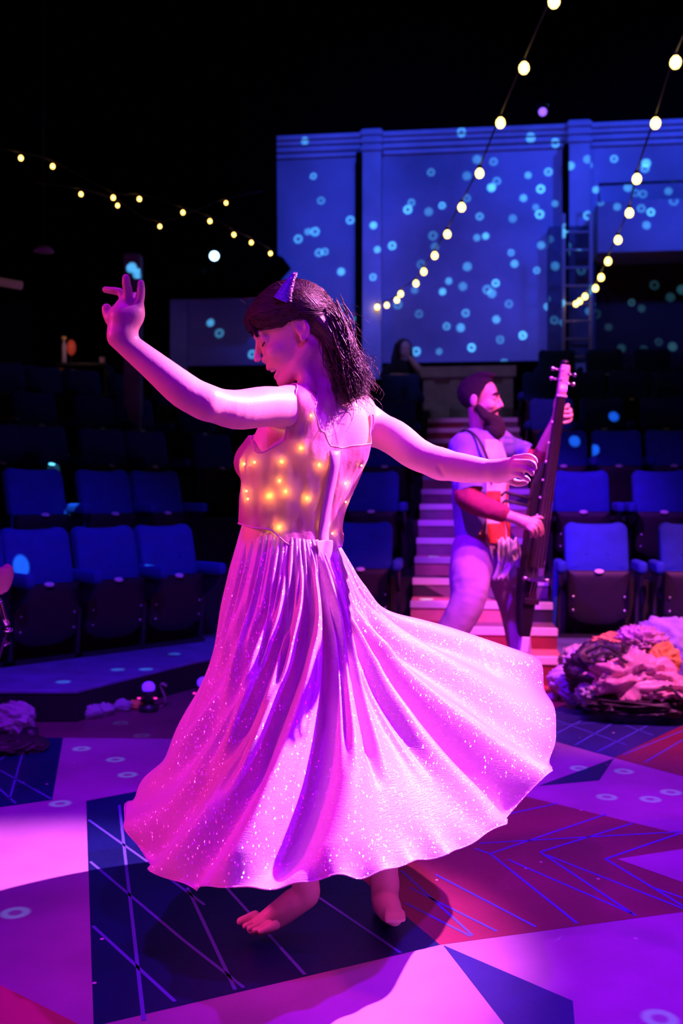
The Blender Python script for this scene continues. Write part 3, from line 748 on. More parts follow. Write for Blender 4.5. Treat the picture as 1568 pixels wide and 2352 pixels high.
# legs, bare feet
HIP_L, HIP_R = tor(0.86, -0.085, 0), tor(0.86, 0.085, 0)
AN1 = at(700, 2020, 2.50)
fd.chain([HIP_L, Vector((-0.17, 2.44, 0.50)), Vector((-0.115, 2.50, 0.26)), AN1], [0.075, 0.050, 0.040, 0.030], 0.02)
fd.chain([AN1, at(700, 2055, 2.50), at(655, 2092, 2.50), at(610, 2122, 2.50), at(582, 2130, 2.50)], [0.030, 0.031, 0.030, 0.026, 0.018], 0.016)
fd.cone(at(668, 2066, 2.49), at(600, 2118, 2.48), 0.024, 0.020, 0.014); fd.ell(at(706, 2050, 2.50), (0.029, 0.026, 0.034), None, 0.014)
for (tx, ty, ty2, tY, r) in ((552, 2116, 2.50, 2.505, 0.0115), (563, 2127, 0, 2.475, 0.009), (572, 2133, 0, 2.455, 0.0085), (584, 2137, 0, 2.435, 0.008), (598, 2139, 0, 2.42, 0.008)):
    fd.chain([at(tx+34, ty-14, tY+.01), at(tx+14, ty-5, tY), at(tx, ty, tY)], [0.012, r, r*0.9], 0.005)
AN2 = at(884, 2030, 2.62)
fd.chain([HIP_R, Vector((0.03, 2.60, 0.50)), Vector((0.10, 2.62, 0.26)), AN2], [0.075, 0.052, 0.042, 0.034], 0.02)
fd.chain([AN2, at(884, 2065, 2.62), at(893, 2088, 2.56), at(905, 2106, 2.49)], [0.034, 0.036, 0.033, 0.022], 0.016)
fd.ell(at(880, 2080, 2.65), (0.030, 0.030, 0.026), None, 0.012)
for i in range(5): fd.chain([at(892+i*7, 2100, 2.50), at(890+i*9, 2112, 2.455)], [0.012, 0.0085-0.0006*i], 0.005)
Vb, Qb = fd.surf()
Vb = relax(Vb, Qb, 2, 0.5)
body = np_obj('body', Vb, Qb, M_SKIN, dancer)
# eyelid line, eyebrow, teeth
M_HAIR = mat('hair_brown', (0.022, 0.006, 0.008), 0.38, var=0.3, vscale=60, spec=0.55)
nt = M_HAIR.node_tree; b_ = nt.nodes['Principled BSDF']                                # fine combed streaks
tc = nt.nodes.new('ShaderNodeTexCoord'); r1_ = nt.nodes.new('ShaderNodeMapping'); r1_.inputs['Rotation'].default_value = (0, math.radians(-48), 0)
r2_ = nt.nodes.new('ShaderNodeMapping'); r2_.inputs['Scale'].default_value = (14, 260, 260); n_ = nt.nodes.new('ShaderNodeTexNoise'); n_.inputs['Scale'].default_value = 1; n_.inputs['Detail'].default_value = 3
bp = nt.nodes.new('ShaderNodeBump'); bp.inputs['Strength'].default_value = 0.8; bp.inputs['Distance'].default_value = 0.006
nt.links.new(tc.outputs['Object'], r1_.inputs[0]); nt.links.new(r1_.outputs[0], r2_.inputs[0]); nt.links.new(r2_.outputs[0], n_.inputs['Vector']); nt.links.new(n_.outputs['Fac'], bp.inputs['Height']); nt.links.new(bp.outputs[0], b_.inputs['Normal'])
for s_ in (-1, 1): b = MB(); b.tube(catmull([hp(0.0815, s_*0.018, 0.003), hp(0.0845, s_*0.031, 0.0005), hp(0.077, s_*0.046, 0.004)], 5), 0.0022, 6); b.build('eyelash', M_HAIR, dancer, world=True)
for s_ in (-1, 1): b = MB(); b.tube(catmull([hp(0.093, s_*0.012, 0.038), hp(0.089, s_*0.030, 0.043), hp(0.074, s_*0.050, 0.038)], 5), [0.0016]*5+[0.0018]*5+[0.0008], 6); b.build('eyebrow', M_HAIR, dancer, world=True)
b = MB(); b.tube(catmull([hp(0.064, 0.023, -0.063), hp(0.083, 0.012, -0.0625), hp(0.087, 0, -0.0625), hp(0.083, -0.012, -0.0625), hp(0.064, -0.023, -0.063)], 5), 0.0046, 6, flat=1.0)
b.build('teeth', mat('teeth_white', (0.85, 0.82, 0.78), 0.3), dancer, world=True)

# ---- bodice: one layer of thin cloth standing a little off the body, bulbs shining through it
fd.a = TOR_A
zz = fd.lo[2]+fd.h*np.arange(fd.n[2])
off = 0.006+0.010*np.clip((1.255-zz)/0.05, 0, 1)+0.012*np.clip((1.03-zz)/0.05, 0, 1)
Vc, Qc = fd.surf(off[None, None, :].astype(np.float32))
def strap(pts, r):
    P = np.array([list(p) for p in catmull(pts, 6)])
    return lambda V: np.min([np.linalg.norm(V-(p), axis=1) for p in P], axis=0)-r
LS = [tor(1.22, -0.105, -0.10), tor(1.29, -0.104, -0.105), at(697, 935, 2.43), at(705, 893, 2.47), tor(1.385, -0.082, 0.035), tor(1.29, -0.08, 0.12), tor(1.20, -0.08, 0.14)]
RS = [tor(1.20, 0.125, -0.085), at(848, 1000, 2.60), at(843, 960, 2.62), at(824, 925, 2.66), tor(1.36, 0.10, 0.03), tor(1.28, 0.09, 0.11), tor(1.20, 0.08, 0.14)]
sl_, sr_ = strap(LS, 0.031), strap(RS, 0.019)
def cosi(x, xp, fp):
    xp = np.array(xp, float); fp = np.array(fp, float); i = np.clip(np.searchsorted(xp, x)-1, 0, len(xp)-2); t = np.clip((x-xp[i])/(xp[i+1]-xp[i]), 0, 1)
    return fp[i]+(fp[i+1]-fp[i])*(3*t*t-2*t**3)
def g_bod(V):
    d = V-np.array([np.interp(V[:, 2], [q[0] for q in sorted(TORSO)], [q[i] for q in sorted(TORSO)]) for i in (1, 2)]+[V[:, 2]]).T
    r = d@np.array(RT); f = d@np.array(FW); al = np.degrees(np.arctan2(r, -f))     # 0 at the middle of her back, + to her right
    top = cosi(al, [-180, -120, -95, -75, -55, -38, -20, 0, 14, 30, 55, 75, 95, 120, 180], [1.27, 1.27, 1.255, 1.222, 1.25, 1.32, 1.275, 1.240, 1.236, 1.243, 1.25, 1.222, 1.245, 1.27, 1.27])
    bot = cosi(al, [-180, -120, -60, -25, 0, 16, 40, 80, 130, 180], [1.05, 1.05, 1.035, 0.992, 0.958, 0.956, 0.985, 1.02, 1.05, 1.05])
    return np.maximum(np.minimum(V[:, 2]-top, np.minimum(sl_(V), sr_(V))), bot-V[:, 2])
Vc, Tc = clip_surface(Vc, Qc, g_bod); 
# puckers in the cloth
nz = np.array([noise.noise(Vector((p[0]*24, p[1]*24, p[2]*16)))*0.6+noise.noise(Vector((p[0]*55+9, p[1]*55, p[2]*22)))*0.4 for p in Vc])
dd = Vc-np.array([[*tor(p[2], 0, 0)] for p in Vc]); dd[:, 2] = 0; dd /= np.linalg.norm(dd, axis=1)[:, None]
Vc = Vc+dd*(nz*0.009)[:, None]; Vc = relax(Vc, Tc, 1, 0.3)
def bodice_mat():
    m = mat('bodice_cloth', (0.42, 0.13, 0.38), 0.55, var=0.12, vscale=20, bump=0.15, bscale=120, trans=0.42, sheen=0.3)
    nt = m.node_tree; nt.nodes['Translucent BSDF'].inputs[0].default_value = (0.75, 0.33, 0.12, 1); out = nt.nodes['Material Output']; src = out.inputs[0].links[0].from_socket     # a loose weave: a little shows through
    tp_ = nt.nodes.new('ShaderNodeBsdfTransparent'); mx = nt.nodes.new('ShaderNodeMixShader'); mx.inputs[0].default_value = 0.10
    nt.links.new(src, mx.inputs[1]); nt.links.new(tp_.outputs[0], mx.inputs[2]); nt.links.new(mx.outputs[0], out.inputs[0])
    return m
bodice = np_obj('bodice', Vc, Tc, bodice_mat(), dancer)
M_PIPE = mat('bodice_piping', (0.58, 0.34, 0.42), 0.5)
for lp in rims(Vc, Tc):
    P = smooth_loop(lp, 4)[::2]; b = MB(); b.tube([*P, P[0]], 0.0020, 6); b.build('piping', M_PIPE, bodice, world=True)
# centre-back placket, folds and tab at the foot of the bodice
def back_pt(z, r, out=0.0):
    """point on the cloth of her back"""
    c = tor(z, r, 0); sel = np.abs(Vc[:, 2]-z) < 0.012; dv = Vc[sel]-np.array(c); rr = dv@np.array(RT); ff = dv@np.array(FW)
    q = (np.abs(rr) < 0.02) & (ff < 0); f = np.median(ff[q]) if q.any() else -0.11
    return c+FW*(f-out)
b = MB(); rows = []
for i in range(22):
    z = 1.228-0.262*i/21; c = 0.006+0.03*math.sin(i/21*1.2)
    rows.append([back_pt(z, c-0.016, 0.004), back_pt(z, c-0.012, 0.010), back_pt(z, c+0.012, 0.010), back_pt(z, c+0.016, 0.003)])
b.grid(rows); pl = b.build('placket', M_PIPE, bodice, world=True)
so = pl.modifiers.new('s', 'SOLIDIFY'); so.thickness = 0.003
b = MB(); rows = []
for i in range(9):
    t = i/8; z0 = 1.005-0.062*t
    rows.append([back_pt(z0, -0.005+0.055*j/5, 0.014+0.006*math.sin(j*1.7+i*0.6)) for j in range(6)])
b.grid(rows); tb = b.build('tab', M_PIPE, bodice, world=True); so = tb.modifiers.new('s', 'SOLIDIFY'); so.thickness = 0.004; so = tb.modifiers.new('u', 'SUBSURF'); so.levels = 1; so.render_levels = 2
# fairy lights under the cloth
M_BULB = mat('fairy_bulb', (1, 0.7, 0.3), 0.4, emit=(1.0, 0.62, 0.16), estr=30)
from mathutils.bvhtree import BVHTree
bt = BVHTree.FromPolygons([Vector(p) for p in Vc], [tuple(int(i) for i in t) for t in Tc])
BULBS = [(716, 955, 1.3), (691, 1029, 1.0), (646, 1060, 0.9), (735, 1069, 1.4), (618, 1140, 1.9), (656, 1130, 0.9), (708, 1146, 1.6), (641, 1212, 1.6), (750, 1205, 1.2), (798, 1112, 1.6), (581, 1062, 0.35), (556, 1066, 1.2), (560, 1128, 0.7), (836, 1072, 0.7), (563, 1147, 0.3), (768, 1224, 0.5), (800, 1155, 0.3), (640, 1105, 0.6)]
for px, py, s_ in BULBS:
    d = (at(px, py, 2.5)-Vector((0, 0, EYE))).normalized(); h, n_, _, _ = bt.ray_cast(Vector((0, 0, EYE)), d)
    if h is None: continue
    if n_.dot(d) > 0: n_ = -n_
    p = h-n_*0.0075
    MB().ball(p, 0.0028, 10, 6).build('fairy_light', M_BULB, bodice, world=True)
    l = bpy.data.lights.new('fairy_glow', 'POINT'); l.energy = 0.095*s_; l.cycles.max_bounces = 0; l.color = (1.0, 0.50, 0.03); l.shadow_soft_size = 0.0032
    lo = bpy.data.objects.new('fairy_glow', l); COL.objects.link(lo); lo.location = p-dancer.location; lo.parent = dancer

# ---- skirt: a wide swirl of sheer cloth
WA = [(548, 1208, 2.56), (578, 1220, 2.495), (616, 1234, 2.462), (657, 1244, 2.455), (694, 1250, 2.46), (724, 1252, 2.475), (746, 1250, 2.50), (764, 1244, 2.55), (771, 1240, 2.61), (766, 1236, 2.66), (700, 1222, 2.71), (604, 1212, 2.67)]
M1 = [(519, 1370, 2.57), (547, 1410, 2.46), (595, 1425, 2.40), (655, 1430, 2.38), (722, 1432, 2.38), (772, 1425, 2.40), (800, 1415, 2.45), (818, 1395, 2.53), (826, 1372, 2.62), (818, 1340, 2.70), (720, 1350, 2.80), (572, 1370, 2.75)]
M2 = [(481, 1545, 2.57), (500, 1600, 2.41), (556, 1630, 2.31), (644, 1640, 2.27), (746, 1625, 2.27), (822, 1608, 2.31), (862, 1580, 2.39), (890, 1520, 2.53), (905, 1465, 2.66), (872, 1405, 2.78), (760, 1455, 2.93), (540, 1500, 2.85)]
M3 = [(388, 1722, 2.56), (405, 1812, 2.35), (500, 1862, 2.20), (632, 1858, 2.14), (788, 1832, 2.14), (908, 1795, 2.21), (985, 1750, 2.33), (1058, 1662, 2.53), (1090, 1590, 2.71), (1030, 1452, 2.92), (830, 1560, 3.06), (505, 1622, 2.92)]
HE = [(300, 1838, 2.55), (342, 1985, 2.30), (455, 2036, 2.12), (620, 2035, 2.04), (830, 2008, 2.05), (1000, 1966, 2.15), (1135, 1908, 2.30), (1240, 1795, 2.55), (1272, 1722, 2.78), (1212, 1512, 3.10), (900, 1645, 3.15), (500, 1725, 2.95)]
NU, NT = 432, 120
rings = [catmull([at(*p) for p in L], NU//12, True) for L in (WA, M1, M2, M3, HE)]
wc = sum(rings[0], Vector())/len(rings[0]); rings[0] = [wc+(p-wc)*0.93+Vector((0, 0, 0.012)) for p in rings[0]]
cols = [catmull([r[i] for r in rings], NT//4) for i in range(NU)]
S = np.array([[list(p) for p in c] for c in cols])                # [angle][down]
cen = S.mean(0, keepdims=True)
du = np.roll(S, -1, 0)-np.roll(S, 1, 0); dt = np.gradient(S, axis=1); N = np.cross(du, dt); N /= np.linalg.norm(N, axis=2, keepdims=True)+1e-9
if ((S-cen)*N).sum() < 0: N = -N
ui = np.arange(NU)/NU*12; tt = np.arange(S.shape[1])/(S.shape[1]-1)
W = np.zeros(S.shape[:2])
rng = np.random.RandomState(3)
# gathers at the waist run out into fewer, deeper folds towards the hem
# (the turn drags the cloth round, so the folds slant towards her left)
sw = ui[:, None]+1.5*(np.clip(1-np.abs(ui-3.0)/4.0, 0, 1)**0.7)[:, None]*(tt**1.15)[None, :]
for k_, amp, t0, t1 in ((46, 0.0042, 0.0, 0.45), (31, 0.0046, 0.0, 0.65), (19, 0.0050, 0.12, 0.9), (9, 0.007, 0.45, 1.2)):
    ph = rng.rand()*6.28; env = np.clip((tt-t0)/0.2+0.15, 0, 1)*np.clip((t1-tt)/0.3, 0, 1)
    wob = 0.5*np.sin(ui*2*PI/12*2+ph)
    W += amp*env[None, :]*np.sin(2*PI*k_*sw/12+ph+wob[:, None]+0.6*np.sin(3*tt+ph)[None, :])
def fold(u0, u1, wd, depth, ta=0.12, tb=1.1):
    """one long valley from (u0, top) to (u1, hem)"""
    global W
    c = u0+(u1-u0)*tt; d = (ui[:, None]-c[None, :]+6) % 12-6; w_ = wd*(0.55+0.45*tt)[None, :]
    env = np.clip((tt-ta)/0.18, 0, 1)*np.clip((tb-tt)/0.12, 0, 1)
    x = d/w_; W += -depth*env[None, :]*(np.exp(-x*x)-0.45*np.exp(-((x-1.6)**2))-0.45*np.exp(-((x+1.6)**2)))
fold(6.3, 6.55, 0.28, 0.085, 0.25); fold(7.6, 7.75, 0.30, 0.034, 0.25); fold(8.5, 8.55, 0.2, 0.02, 0.2); fold(6.9, 7.1, 0.10, 0.010, 0.25, 0.9); fold(5.9, 5.7, 0.10, 0.010, 0.1, 0.8)
fold(5.1, 2.9, 0.36, 0.050, 0.05, 1.0); fold(5.6, 4.3, 0.16, 0.020, 0.08, 0.75); fold(4.4, 1.7, 0.30, 0.024, 0.05); fold(3.7, 0.8, 0.28, 0.020, 0.05); fold(2.9, 0.0, 0.26, 0.016, 0.08)
fold(4.8, 2.4, 0.12, 0.012, 0.08, 0.8); fold(4.0, 1.2, 0.12, 0.011, 0.08, 0.75); fold(3.2, 0.6, 0.12, 0.010, 0.08, 0.7); fold(2.0, -0.6, 0.24, 0.012, 0.1); fold(5.3, 3.6, 0.10, 0.014, 0.08, 0.7)
# loose ruffles at the hem
rf = np.clip((tt-0.86)/0.14, 0, 1)**1.5
W += rf[None, :]*(0.006*np.sin(2*PI*17*ui/12+1.0+1.5*np.sin(ui))+0.005*np.sin(2*PI*29*ui/12+2.0*np.sin(ui*0.7)))[:, None]
S = S+N*W[:, :, None]
S[:, :, 2] += (rf[None, :]*(0.003*np.sin(2*PI*23*ui/12+0.5)+0.004*np.sin(2*PI*11*ui/12))[:, None])
nt_ = S.shape[1]; idx = np.arange(NU*nt_).reshape(NU, nt_); nx = np.roll(idx, -1, 0)
Qs = np.stack([idx[:, :-1], nx[:, :-1], nx[:, 1:], idx[:, 1:]], -1).reshape(-1, 4)
def skirt_mat():
    m = bpy.data.materials.new('skirt_lurex'); m.use_nodes = True; nt = m.node_tree; L = nt.links.new
    b = nt.nodes['Principled BSDF']; out = nt.nodes['Material Output']
    b.inputs['Base Color'].default_value = (0.68, 0.42, 0.58, 1); b.inputs['Roughness'].default_value = 0.45; b.inputs['Sheen Weight'].default_value = 0.4
    tc = nt.nodes.new('ShaderNodeTexCoord')
    wv = nt.nodes.new('ShaderNodeTexNoise'); wv.inputs['Scale'].default_value = 1.0; wv.inputs['Detail'].default_value = 3
    mp = nt.nodes.new('ShaderNodeMapping'); mp.inputs['Scale'].default_value = (60, 60, 420); L(tc.outputs['Object'], mp.inputs[0]); L(mp.outputs[0], wv.inputs['Vector'])
    bp = nt.nodes.new('ShaderNodeBump'); bp.inputs['Strength'].default_value = 0.25; bp.inputs['Distance'].default_value = 0.004
    L(wv.outputs['Fac'], bp.inputs['Height']); L(bp.outputs[0], b.inputs['Normal'])
    # metal threads: tiny facets that each tip their own way
    vo = nt.nodes.new('ShaderNodeTexVoronoi'); vo.inputs['Scale'].default_value = 1.0
    m2 = nt.nodes.new('ShaderNodeMapping'); m2.inputs['Scale'].default_value = (640, 640, 240); L(tc.outputs['Object'], m2.inputs[0]); L(m2.outputs[0], vo.inputs['Vector'])
    sub = nt.nodes.new('ShaderNodeVectorMath'); sub.operation = 'SUBTRACT'; sub.inputs[1].default_value = (0.5, 0.5, 0.5); L(vo.outputs['Color'], sub.inputs[0])
    scl = nt.nodes.new('ShaderNodeVectorMath'); scl.operation = 'SCALE'; scl.inputs['Scale'].default_value = 1.5; L(sub.outputs[0], scl.inputs[0])
    ge = nt.nodes.new('ShaderNodeNewGeometry'); ad = nt.nodes.new('ShaderNodeVectorMath'); ad.operation = 'ADD'; L(ge.outputs['Normal'], ad.inputs[0]); L(scl.outputs[0], ad.inputs[1])
    no = nt.nodes.new('ShaderNodeVectorMath'); no.operation = 'NORMALIZE'; L(ad.outputs[0], no.inputs[0])
    gl = nt.nodes.new('ShaderNodeBsdfGlossy'); gl.inputs['Color'].default_value = (0.95, 0.85, 0.9, 1); gl.inputs['Roughness'].default_value = 0.22; L(no.outputs[0], gl.inputs['Normal'])
    se = nt.nodes.new('ShaderNodeSeparateColor'); L(vo.outputs['Color'], se.inputs[0])
    gt = nt.nodes.new('ShaderNodeMath'); gt.operation = 'GREATER_THAN'; gt.inputs[1].default_value = 0.80; L(se.outputs[2], gt.inputs[0])
    mu = nt.nodes.new('ShaderNodeMath'); mu.operation = 'MULTIPLY'; mu.inputs[1].default_value = 0.26; L(gt.outputs[0], mu.inputs[0])
    tr = nt.nodes.new('ShaderNodeBsdfTranslucent'); tr.inputs[0].default_value = (0.75, 0.26, 0.66, 1)
    x1 = nt.nodes.new('ShaderNodeMixShader'); x1.inputs[0].default_value = 0.16; L(b.outputs[0], x1.inputs[1]); L(tr.outputs[0], x1.inputs[2])
    bl = nt.nodes.new('ShaderNodeMix'); bl.data_type = 'RGBA'; bl.inputs['A'].default_value = (0, 0, 0, 1); bl.inputs['B'].default_value = (0.9, 0.8, 0.85, 1)
    L(mu.outputs[0], bl.inputs['Factor']); L(bl.outputs['Result'], gl.inputs['Color'])
    x2 = nt.nodes.new('ShaderNodeAddShader'); L(x1.outputs[0], x2.inputs[0]); L(gl.outputs[0], x2.inputs[1])
    L(x2.outputs[0], out.inputs[0]); return m
skirt = np_obj('skirt', S.reshape(-1, 3), Qs, skirt_mat(), dancer)
b = MB(); hem = [Vector(S[i, -1]) for i in range(0, NU, 2)]; b.tube([*hem, hem[0]], 0.0018, 6); b.build('hem', skirt.data.materials[0], skirt, world=True)

# ---- hair: a dark mass swept behind the ear, with loose strands; horned headband
fh = Field(np.array(hd)-0.2, np.array(hd)+np.array([0.26, 0.2, 0.2]), 0.0034)
fh.ell(hp(-0.014, 0, 0.048), (0.102, 0.082, 0.084), HR, 0.01)
fh.ell(hp(0.050, 0.0, 0.062), (0.050, 0.068, 0.042), HR, 0.02)                      # fringe
fh.chain([hp(-0.04, 0.05, 0.04), hp(-0.072, 0.055, -0.01), at(772, 805, 2.51), at(800, 858, 2.51)], [0.026, 0.025, 0.022, 0.014], 0.035)
fh.chain([hp(-0.06, 0.0, 0.04), hp(-0.092, 0.0, -0.02), at(786, 810, 2.57), at(812, 872, 2.57), at(826, 900, 2.57)], [0.045, 0.042, 0.044, 0.030, 0.014], 0.03)
fh.chain([hp(-0.05, -0.05, 0.03), hp(-0.08, -0.05, -0.03), at(780, 815, 2.63), at(806, 865, 2.63)], [0.03, 0.034, 0.034, 0.02], 0.03)
Vh, Qh = fh.surf(); Vh = relax(Vh, Qh, 2)
def g_hair(V):
    q = (V-np.array(hd))@np.array(HR).T                                              # forward, left, up of the head
    low = np.interp(q[:, 0], [-0.2, -0.045, -0.036, -0.005, 0.02, 0.06, 0.075, 0.12], [-0.3, -0.3, 0.012, 0.026, 0.016, 0.030, 0.044, 0.054])
    return low-q[:, 2]
Vh, Th = clip_surface(Vh, Qh, g_hair)
hair = np_obj('hair', Vh, Th, M_HAIR, dancer)
b = MB(); R = random.Random(11)
def strand(pts, r0, r1, n=6):
    P = catmull(pts, n); k = len(P); b.tube(P, [r0+(r1-r0)*(i/(k-1))**1.5 for i in range(k)], 4, caps=False)
bh = BVHTree.FromPolygons([Vector(p) for p in Vh], [tuple(int(i) for i in t) for t in Th])
def on_hair(p, lift):
    q, n_, _, _ = bh.find_nearest(p); 
    return q+(q-(hd+Vector((0.02, 0, 0)))).normalized()*lift if q is not None else p
for i in range(1900):
    al = R.uniform(0.25, 2.7); si = R.choice((1, 1, 1, -1)); y0 = R.uniform(0.0, 0.03)
    st_ = Vector((math.cos(al), 0, math.sin(al)))
    en = Vector((-0.80+R.uniform(-.1, .1), si*R.uniform(0.0, 0.6), -0.35+R.uniform(-.25, .45)))
    P = []
    lf_ = R.uniform(0.0005, 0.0035)
    for j in range(6):
        t = j/5; dv = st_*(1-t)+en*t+Vector((0.0, si*0.75*math.sin(PI*t), 0.10*math.sin(PI*t)))
        dv.normalize(); p = hp(-0.012+0.105*dv.x, 0.085*dv.y+si*y0*(1-t), 0.045+0.09*dv.z)
        P.append(on_hair(p, lf_+0.0015*R.random()))
    if R.random() < 0.8:
        ysp = P[-1].y; ex, ey = R.gauss(806, 20), R.gauss(880, 22)
        if ex < 770: ex = 775
        mid = at(R.gauss(782, 14), R.gauss(812, 16), ysp+R.uniform(-.015, .015)); P += [mid, at(ex-R.uniform(0, 14), ey-26, ysp+R.uniform(-.03, .03)), at(ex+R.uniform(-4, 14), ey, ysp+R.uniform(-.03, .03))]
    strand(P, R.uniform(0.0009, 0.0017), 0.0003)
for i in range(800):                                                                  # the flicked-out ends behind
    yy = R.uniform(2.485, 2.66); x0, y0 = R.gauss(762, 12), R.gauss(745, 22)
    ex, ey = R.gauss(812, 16), R.gauss(888, 18)
    strand([at(x0, y0, yy), at(x0+18+R.gauss(0, 6), y0+45, yy+R.gauss(0, .008)), at((x0+ex)/2+14+R.gauss(0, 6), (y0+ey)/2+22, yy+R.gauss(0, .012)), at(ex-4, ey-14, yy+R.gauss(0, .015)), at(ex+R.uniform(-6, 12), ey+R.uniform(-2, 10), yy+R.gauss(0, .018))], R.uniform(0.0011, 0.0019), 0.0003)
for i in range(700):                                                                  # fringe swept back over the temple to the ear
    sd = R.choice((1, 1, 1, -1)); u_ = R.random()
    p0 = hp(0.052+0.045*u_+R.gauss(0, .004), sd*R.uniform(0.0, 0.045), 0.125-0.075*u_**1.4); p1 = hp(0.05+R.gauss(0, .008), sd*(0.068+R.gauss(0, .004)), 0.058-0.022*u_+R.gauss(0, .007))
    p2 = hp(0.0+R.gauss(0, .006), sd*0.086, 0.045-0.018*u_+R.gauss(0, .008)); p3 = hp(-0.045+R.gauss(0, .012), sd*0.088, 0.035+R.gauss(0, .02)); lf_ = R.uniform(0.0004, 0.003)
    P = [on_hair(p0, lf_), on_hair(p1, lf_), on_hair(p2, lf_), on_hair(p3, lf_)]
    if R.random() < 0.16: P = [on_hair(p0, lf_), on_hair(hp(0.085, sd*0.04, 0.06), lf_+.001), hp(0.086+R.gauss(0, .003), sd*R.uniform(.03, .055), R.uniform(.022, .042))]
    strand(P, R.uniform(0.0008, 0.0015), 0.0004, 5)
for i in range(46):                                                                   # fly-away wisps
    k = R.random()
    if k < 0.5: p0 = at(R.gauss(780, 14), R.gauss(740, 30), R.uniform(2.5, 2.6)); e = p0+Vector((R.uniform(.02, .05), R.gauss(0, .02), R.uniform(-.035, .005)))
    else: p0 = at(R.uniform(572, 632), R.uniform(682, 725), R.uniform(2.5, 2.6)); e = p0+Vector((R.uniform(-.03, -.002), R.gauss(0, .02), R.uniform(-.02, .03)))
    strand([p0, (p0+e)/2+Vector((0, 0, R.uniform(0, .012))), e], 0.0006, 0.0002, 5)
stn = b.build('loose_strands', M_HAIR, hair, world=True)
# horn
M_HORN = mat('horn_violet_sequin', (0.16, 0.03, 0.85), 0.3, var=0.35, vscale=160, bump=0.6, bscale=220, spec=0.8)
M_SEQ = mat('horn_silver_edge', (0.75, 0.62, 0.72), 0.3, metal=0.6, bump=0.8, bscale=300)
bs, tp = at(648, 690, 2.475), at(677, 626, 2.47)
ax = [bs, at(657, 668, 2.47), at(668, 645, 2.468), tp]
b = MB(); b.tube(catmull(ax, 6), [0.0245*(1-i/18)**0.9+0.0030 for i in range(19)], 16, flat=0.75); horn = b.build('horn', M_HORN, dancer, world=True)
b = MB(); e0 = [at(666, 692, 2.462), at(667, 674, 2.456), at(670, 656, 2.455), at(675, 640, 2.46), at(680, 628, 2.466)]
for i, p in enumerate(catmull(e0, 10)):
    for q in range(3): b.ball(p+Vector((R.gauss(0, .0015), R.gauss(0, .0015), R.gauss(0, .001))), R.uniform(0.0018, 0.0032), 6, 4)
b.build('sequin_edge', M_SEQ, horn, world=True)
b = MB(); b.tube(catmull([hp(-0.024, 0.084, 0.03), hp(-0.020, 0.072, 0.092), hp(-0.018, 0.038, 0.126), hp(-0.016, 0, 0.134), hp(-0.018, -0.04, 0.124), hp(-0.024, -0.084, 0.03)], 6), 0.0035, 6); b.build('headband', M_HAIR, horn, world=True)

# ------------------------------------------------------------------ the bass player
M_SKIN2 = skin('skin_ruddy', (0.70, 0.44, 0.36))
M_BEARD = mat('beard_brown', (0.02, 0.008, 0.010), 0.65, var=0.4, vscale=90, bump=0.8, bscale=180)
M_TEE = mat('tee_grey_violet', (0.20, 0.16, 0.50), 0.85, var=0.2, vscale=10, bump=0.35, bscale=14)
M_BURG = mat('sleeve_burgundy', (0.30, 0.02, 0.07), 0.8, var=0.3, vscale=12, bump=0.3, bscale=20)
M_TROU = mat('trouser_mauve', (0.36, 0.22, 0.42), 0.85, var=0.2, vscale=9, bump=0.3, bscale=12)
M_VEST = mat('vest_print', (0.80, 0.62, 0.66), 0.8, var=0.15, vscale=8, bump=0.3, bscale=16)
M_REDC = mat('vest_red', (0.70, 0.07, 0.05), 0.8, var=0.2, vscale=8)
M_STRAP = mat('strap_black', (0.015, 0.012, 0.02), 0.6)
M_SHOE = mat('shoe_red', (0.40, 0.03, 0.05), 0.5)
man = empty('person', (at(1120, 1200, 5.42).x, 5.42, 0))
tag(man, 'bearded man in grey tee and mauve trousers plucking an upright electric bass', 'person')
def head(P, c, fw, left, s, k=1.0):
    R = axes(fw, left); M = Matrix([list(r) for r in R]).transposed()
    def q(x, y, z): return c+M @ (Vector((x, y, z))*s)
    P.ell(q(-0.012, 0, 0.040), np.array((0.097, 0.076, 0.084))*s, R, 0.02); P.ell(q(0.032, 0, -0.032), np.array((0.062, 0.058, 0.080))*s, R, 0.02)
    P.ell(q(0.070, 0, -0.100), np.array((0.020, 0.024, 0.018))*s, R, 0.015)
    for sd in (-1, 1):
        P.ell(q(0.060, sd*0.042, -0.024), np.array((0.026, 0.022, 0.022))*s, R, 0.014)
        P.ell(q(0.086, sd*0.030, 0.016), np.array((0.015, 0.020, 0.012))*s, R, 0.008, 'sub'); P.ell(q(0.072, sd*0.031, 0.012), np.array((0.0155, 0.016, 0.013))*s, R, 0.004)
        P.cone(q(0.089, sd*0.010, 0.032), q(0.077, sd*0.046, 0.034), 0.008*s, 0.006*s, 0.01)
        P.ell(q(-0.015, sd*0.078, -0.002), np.array((0.020, 0.010, 0.033))*s, R, 0.005)
    P.cone(q(0.087, 0, 0.022), q(0.109, 0, -0.022), 0.009*s, 0.011*s, 0.008); P.ell(q(0.095, 0, -0.030), np.array((0.012, 0.017, 0.009))*s, R, 0.005)
    P.ell(q(0.086, 0, -0.052), np.array((0.012, 0.024, 0.006))*s, R, 0.004); P.ell(q(0.084, 0, -0.068), np.array((0.012, 0.022, 0.007))*s, R, 0.004)
    return q, R
BY = 5.42
MS = [(Zp(p, BY), X(x, BY), y, a, b_) for p, x, y, a, b_ in ((1300, 1112, 5.42, 0.165, 0.125), (1250, 1108, 5.42, 0.172, 0.130), (1180, 1104, 5.42, 0.172, 0.130), (1100, 1103, 5.42, 0.190, 0.128), (1050, 1103, 5.42, 0.190, 0.115), (1015, 1102, 5.42, 0.150, 0.092), (995, 1101, 5.42, 0.085, 0.07))]
MT = math.radians(62)
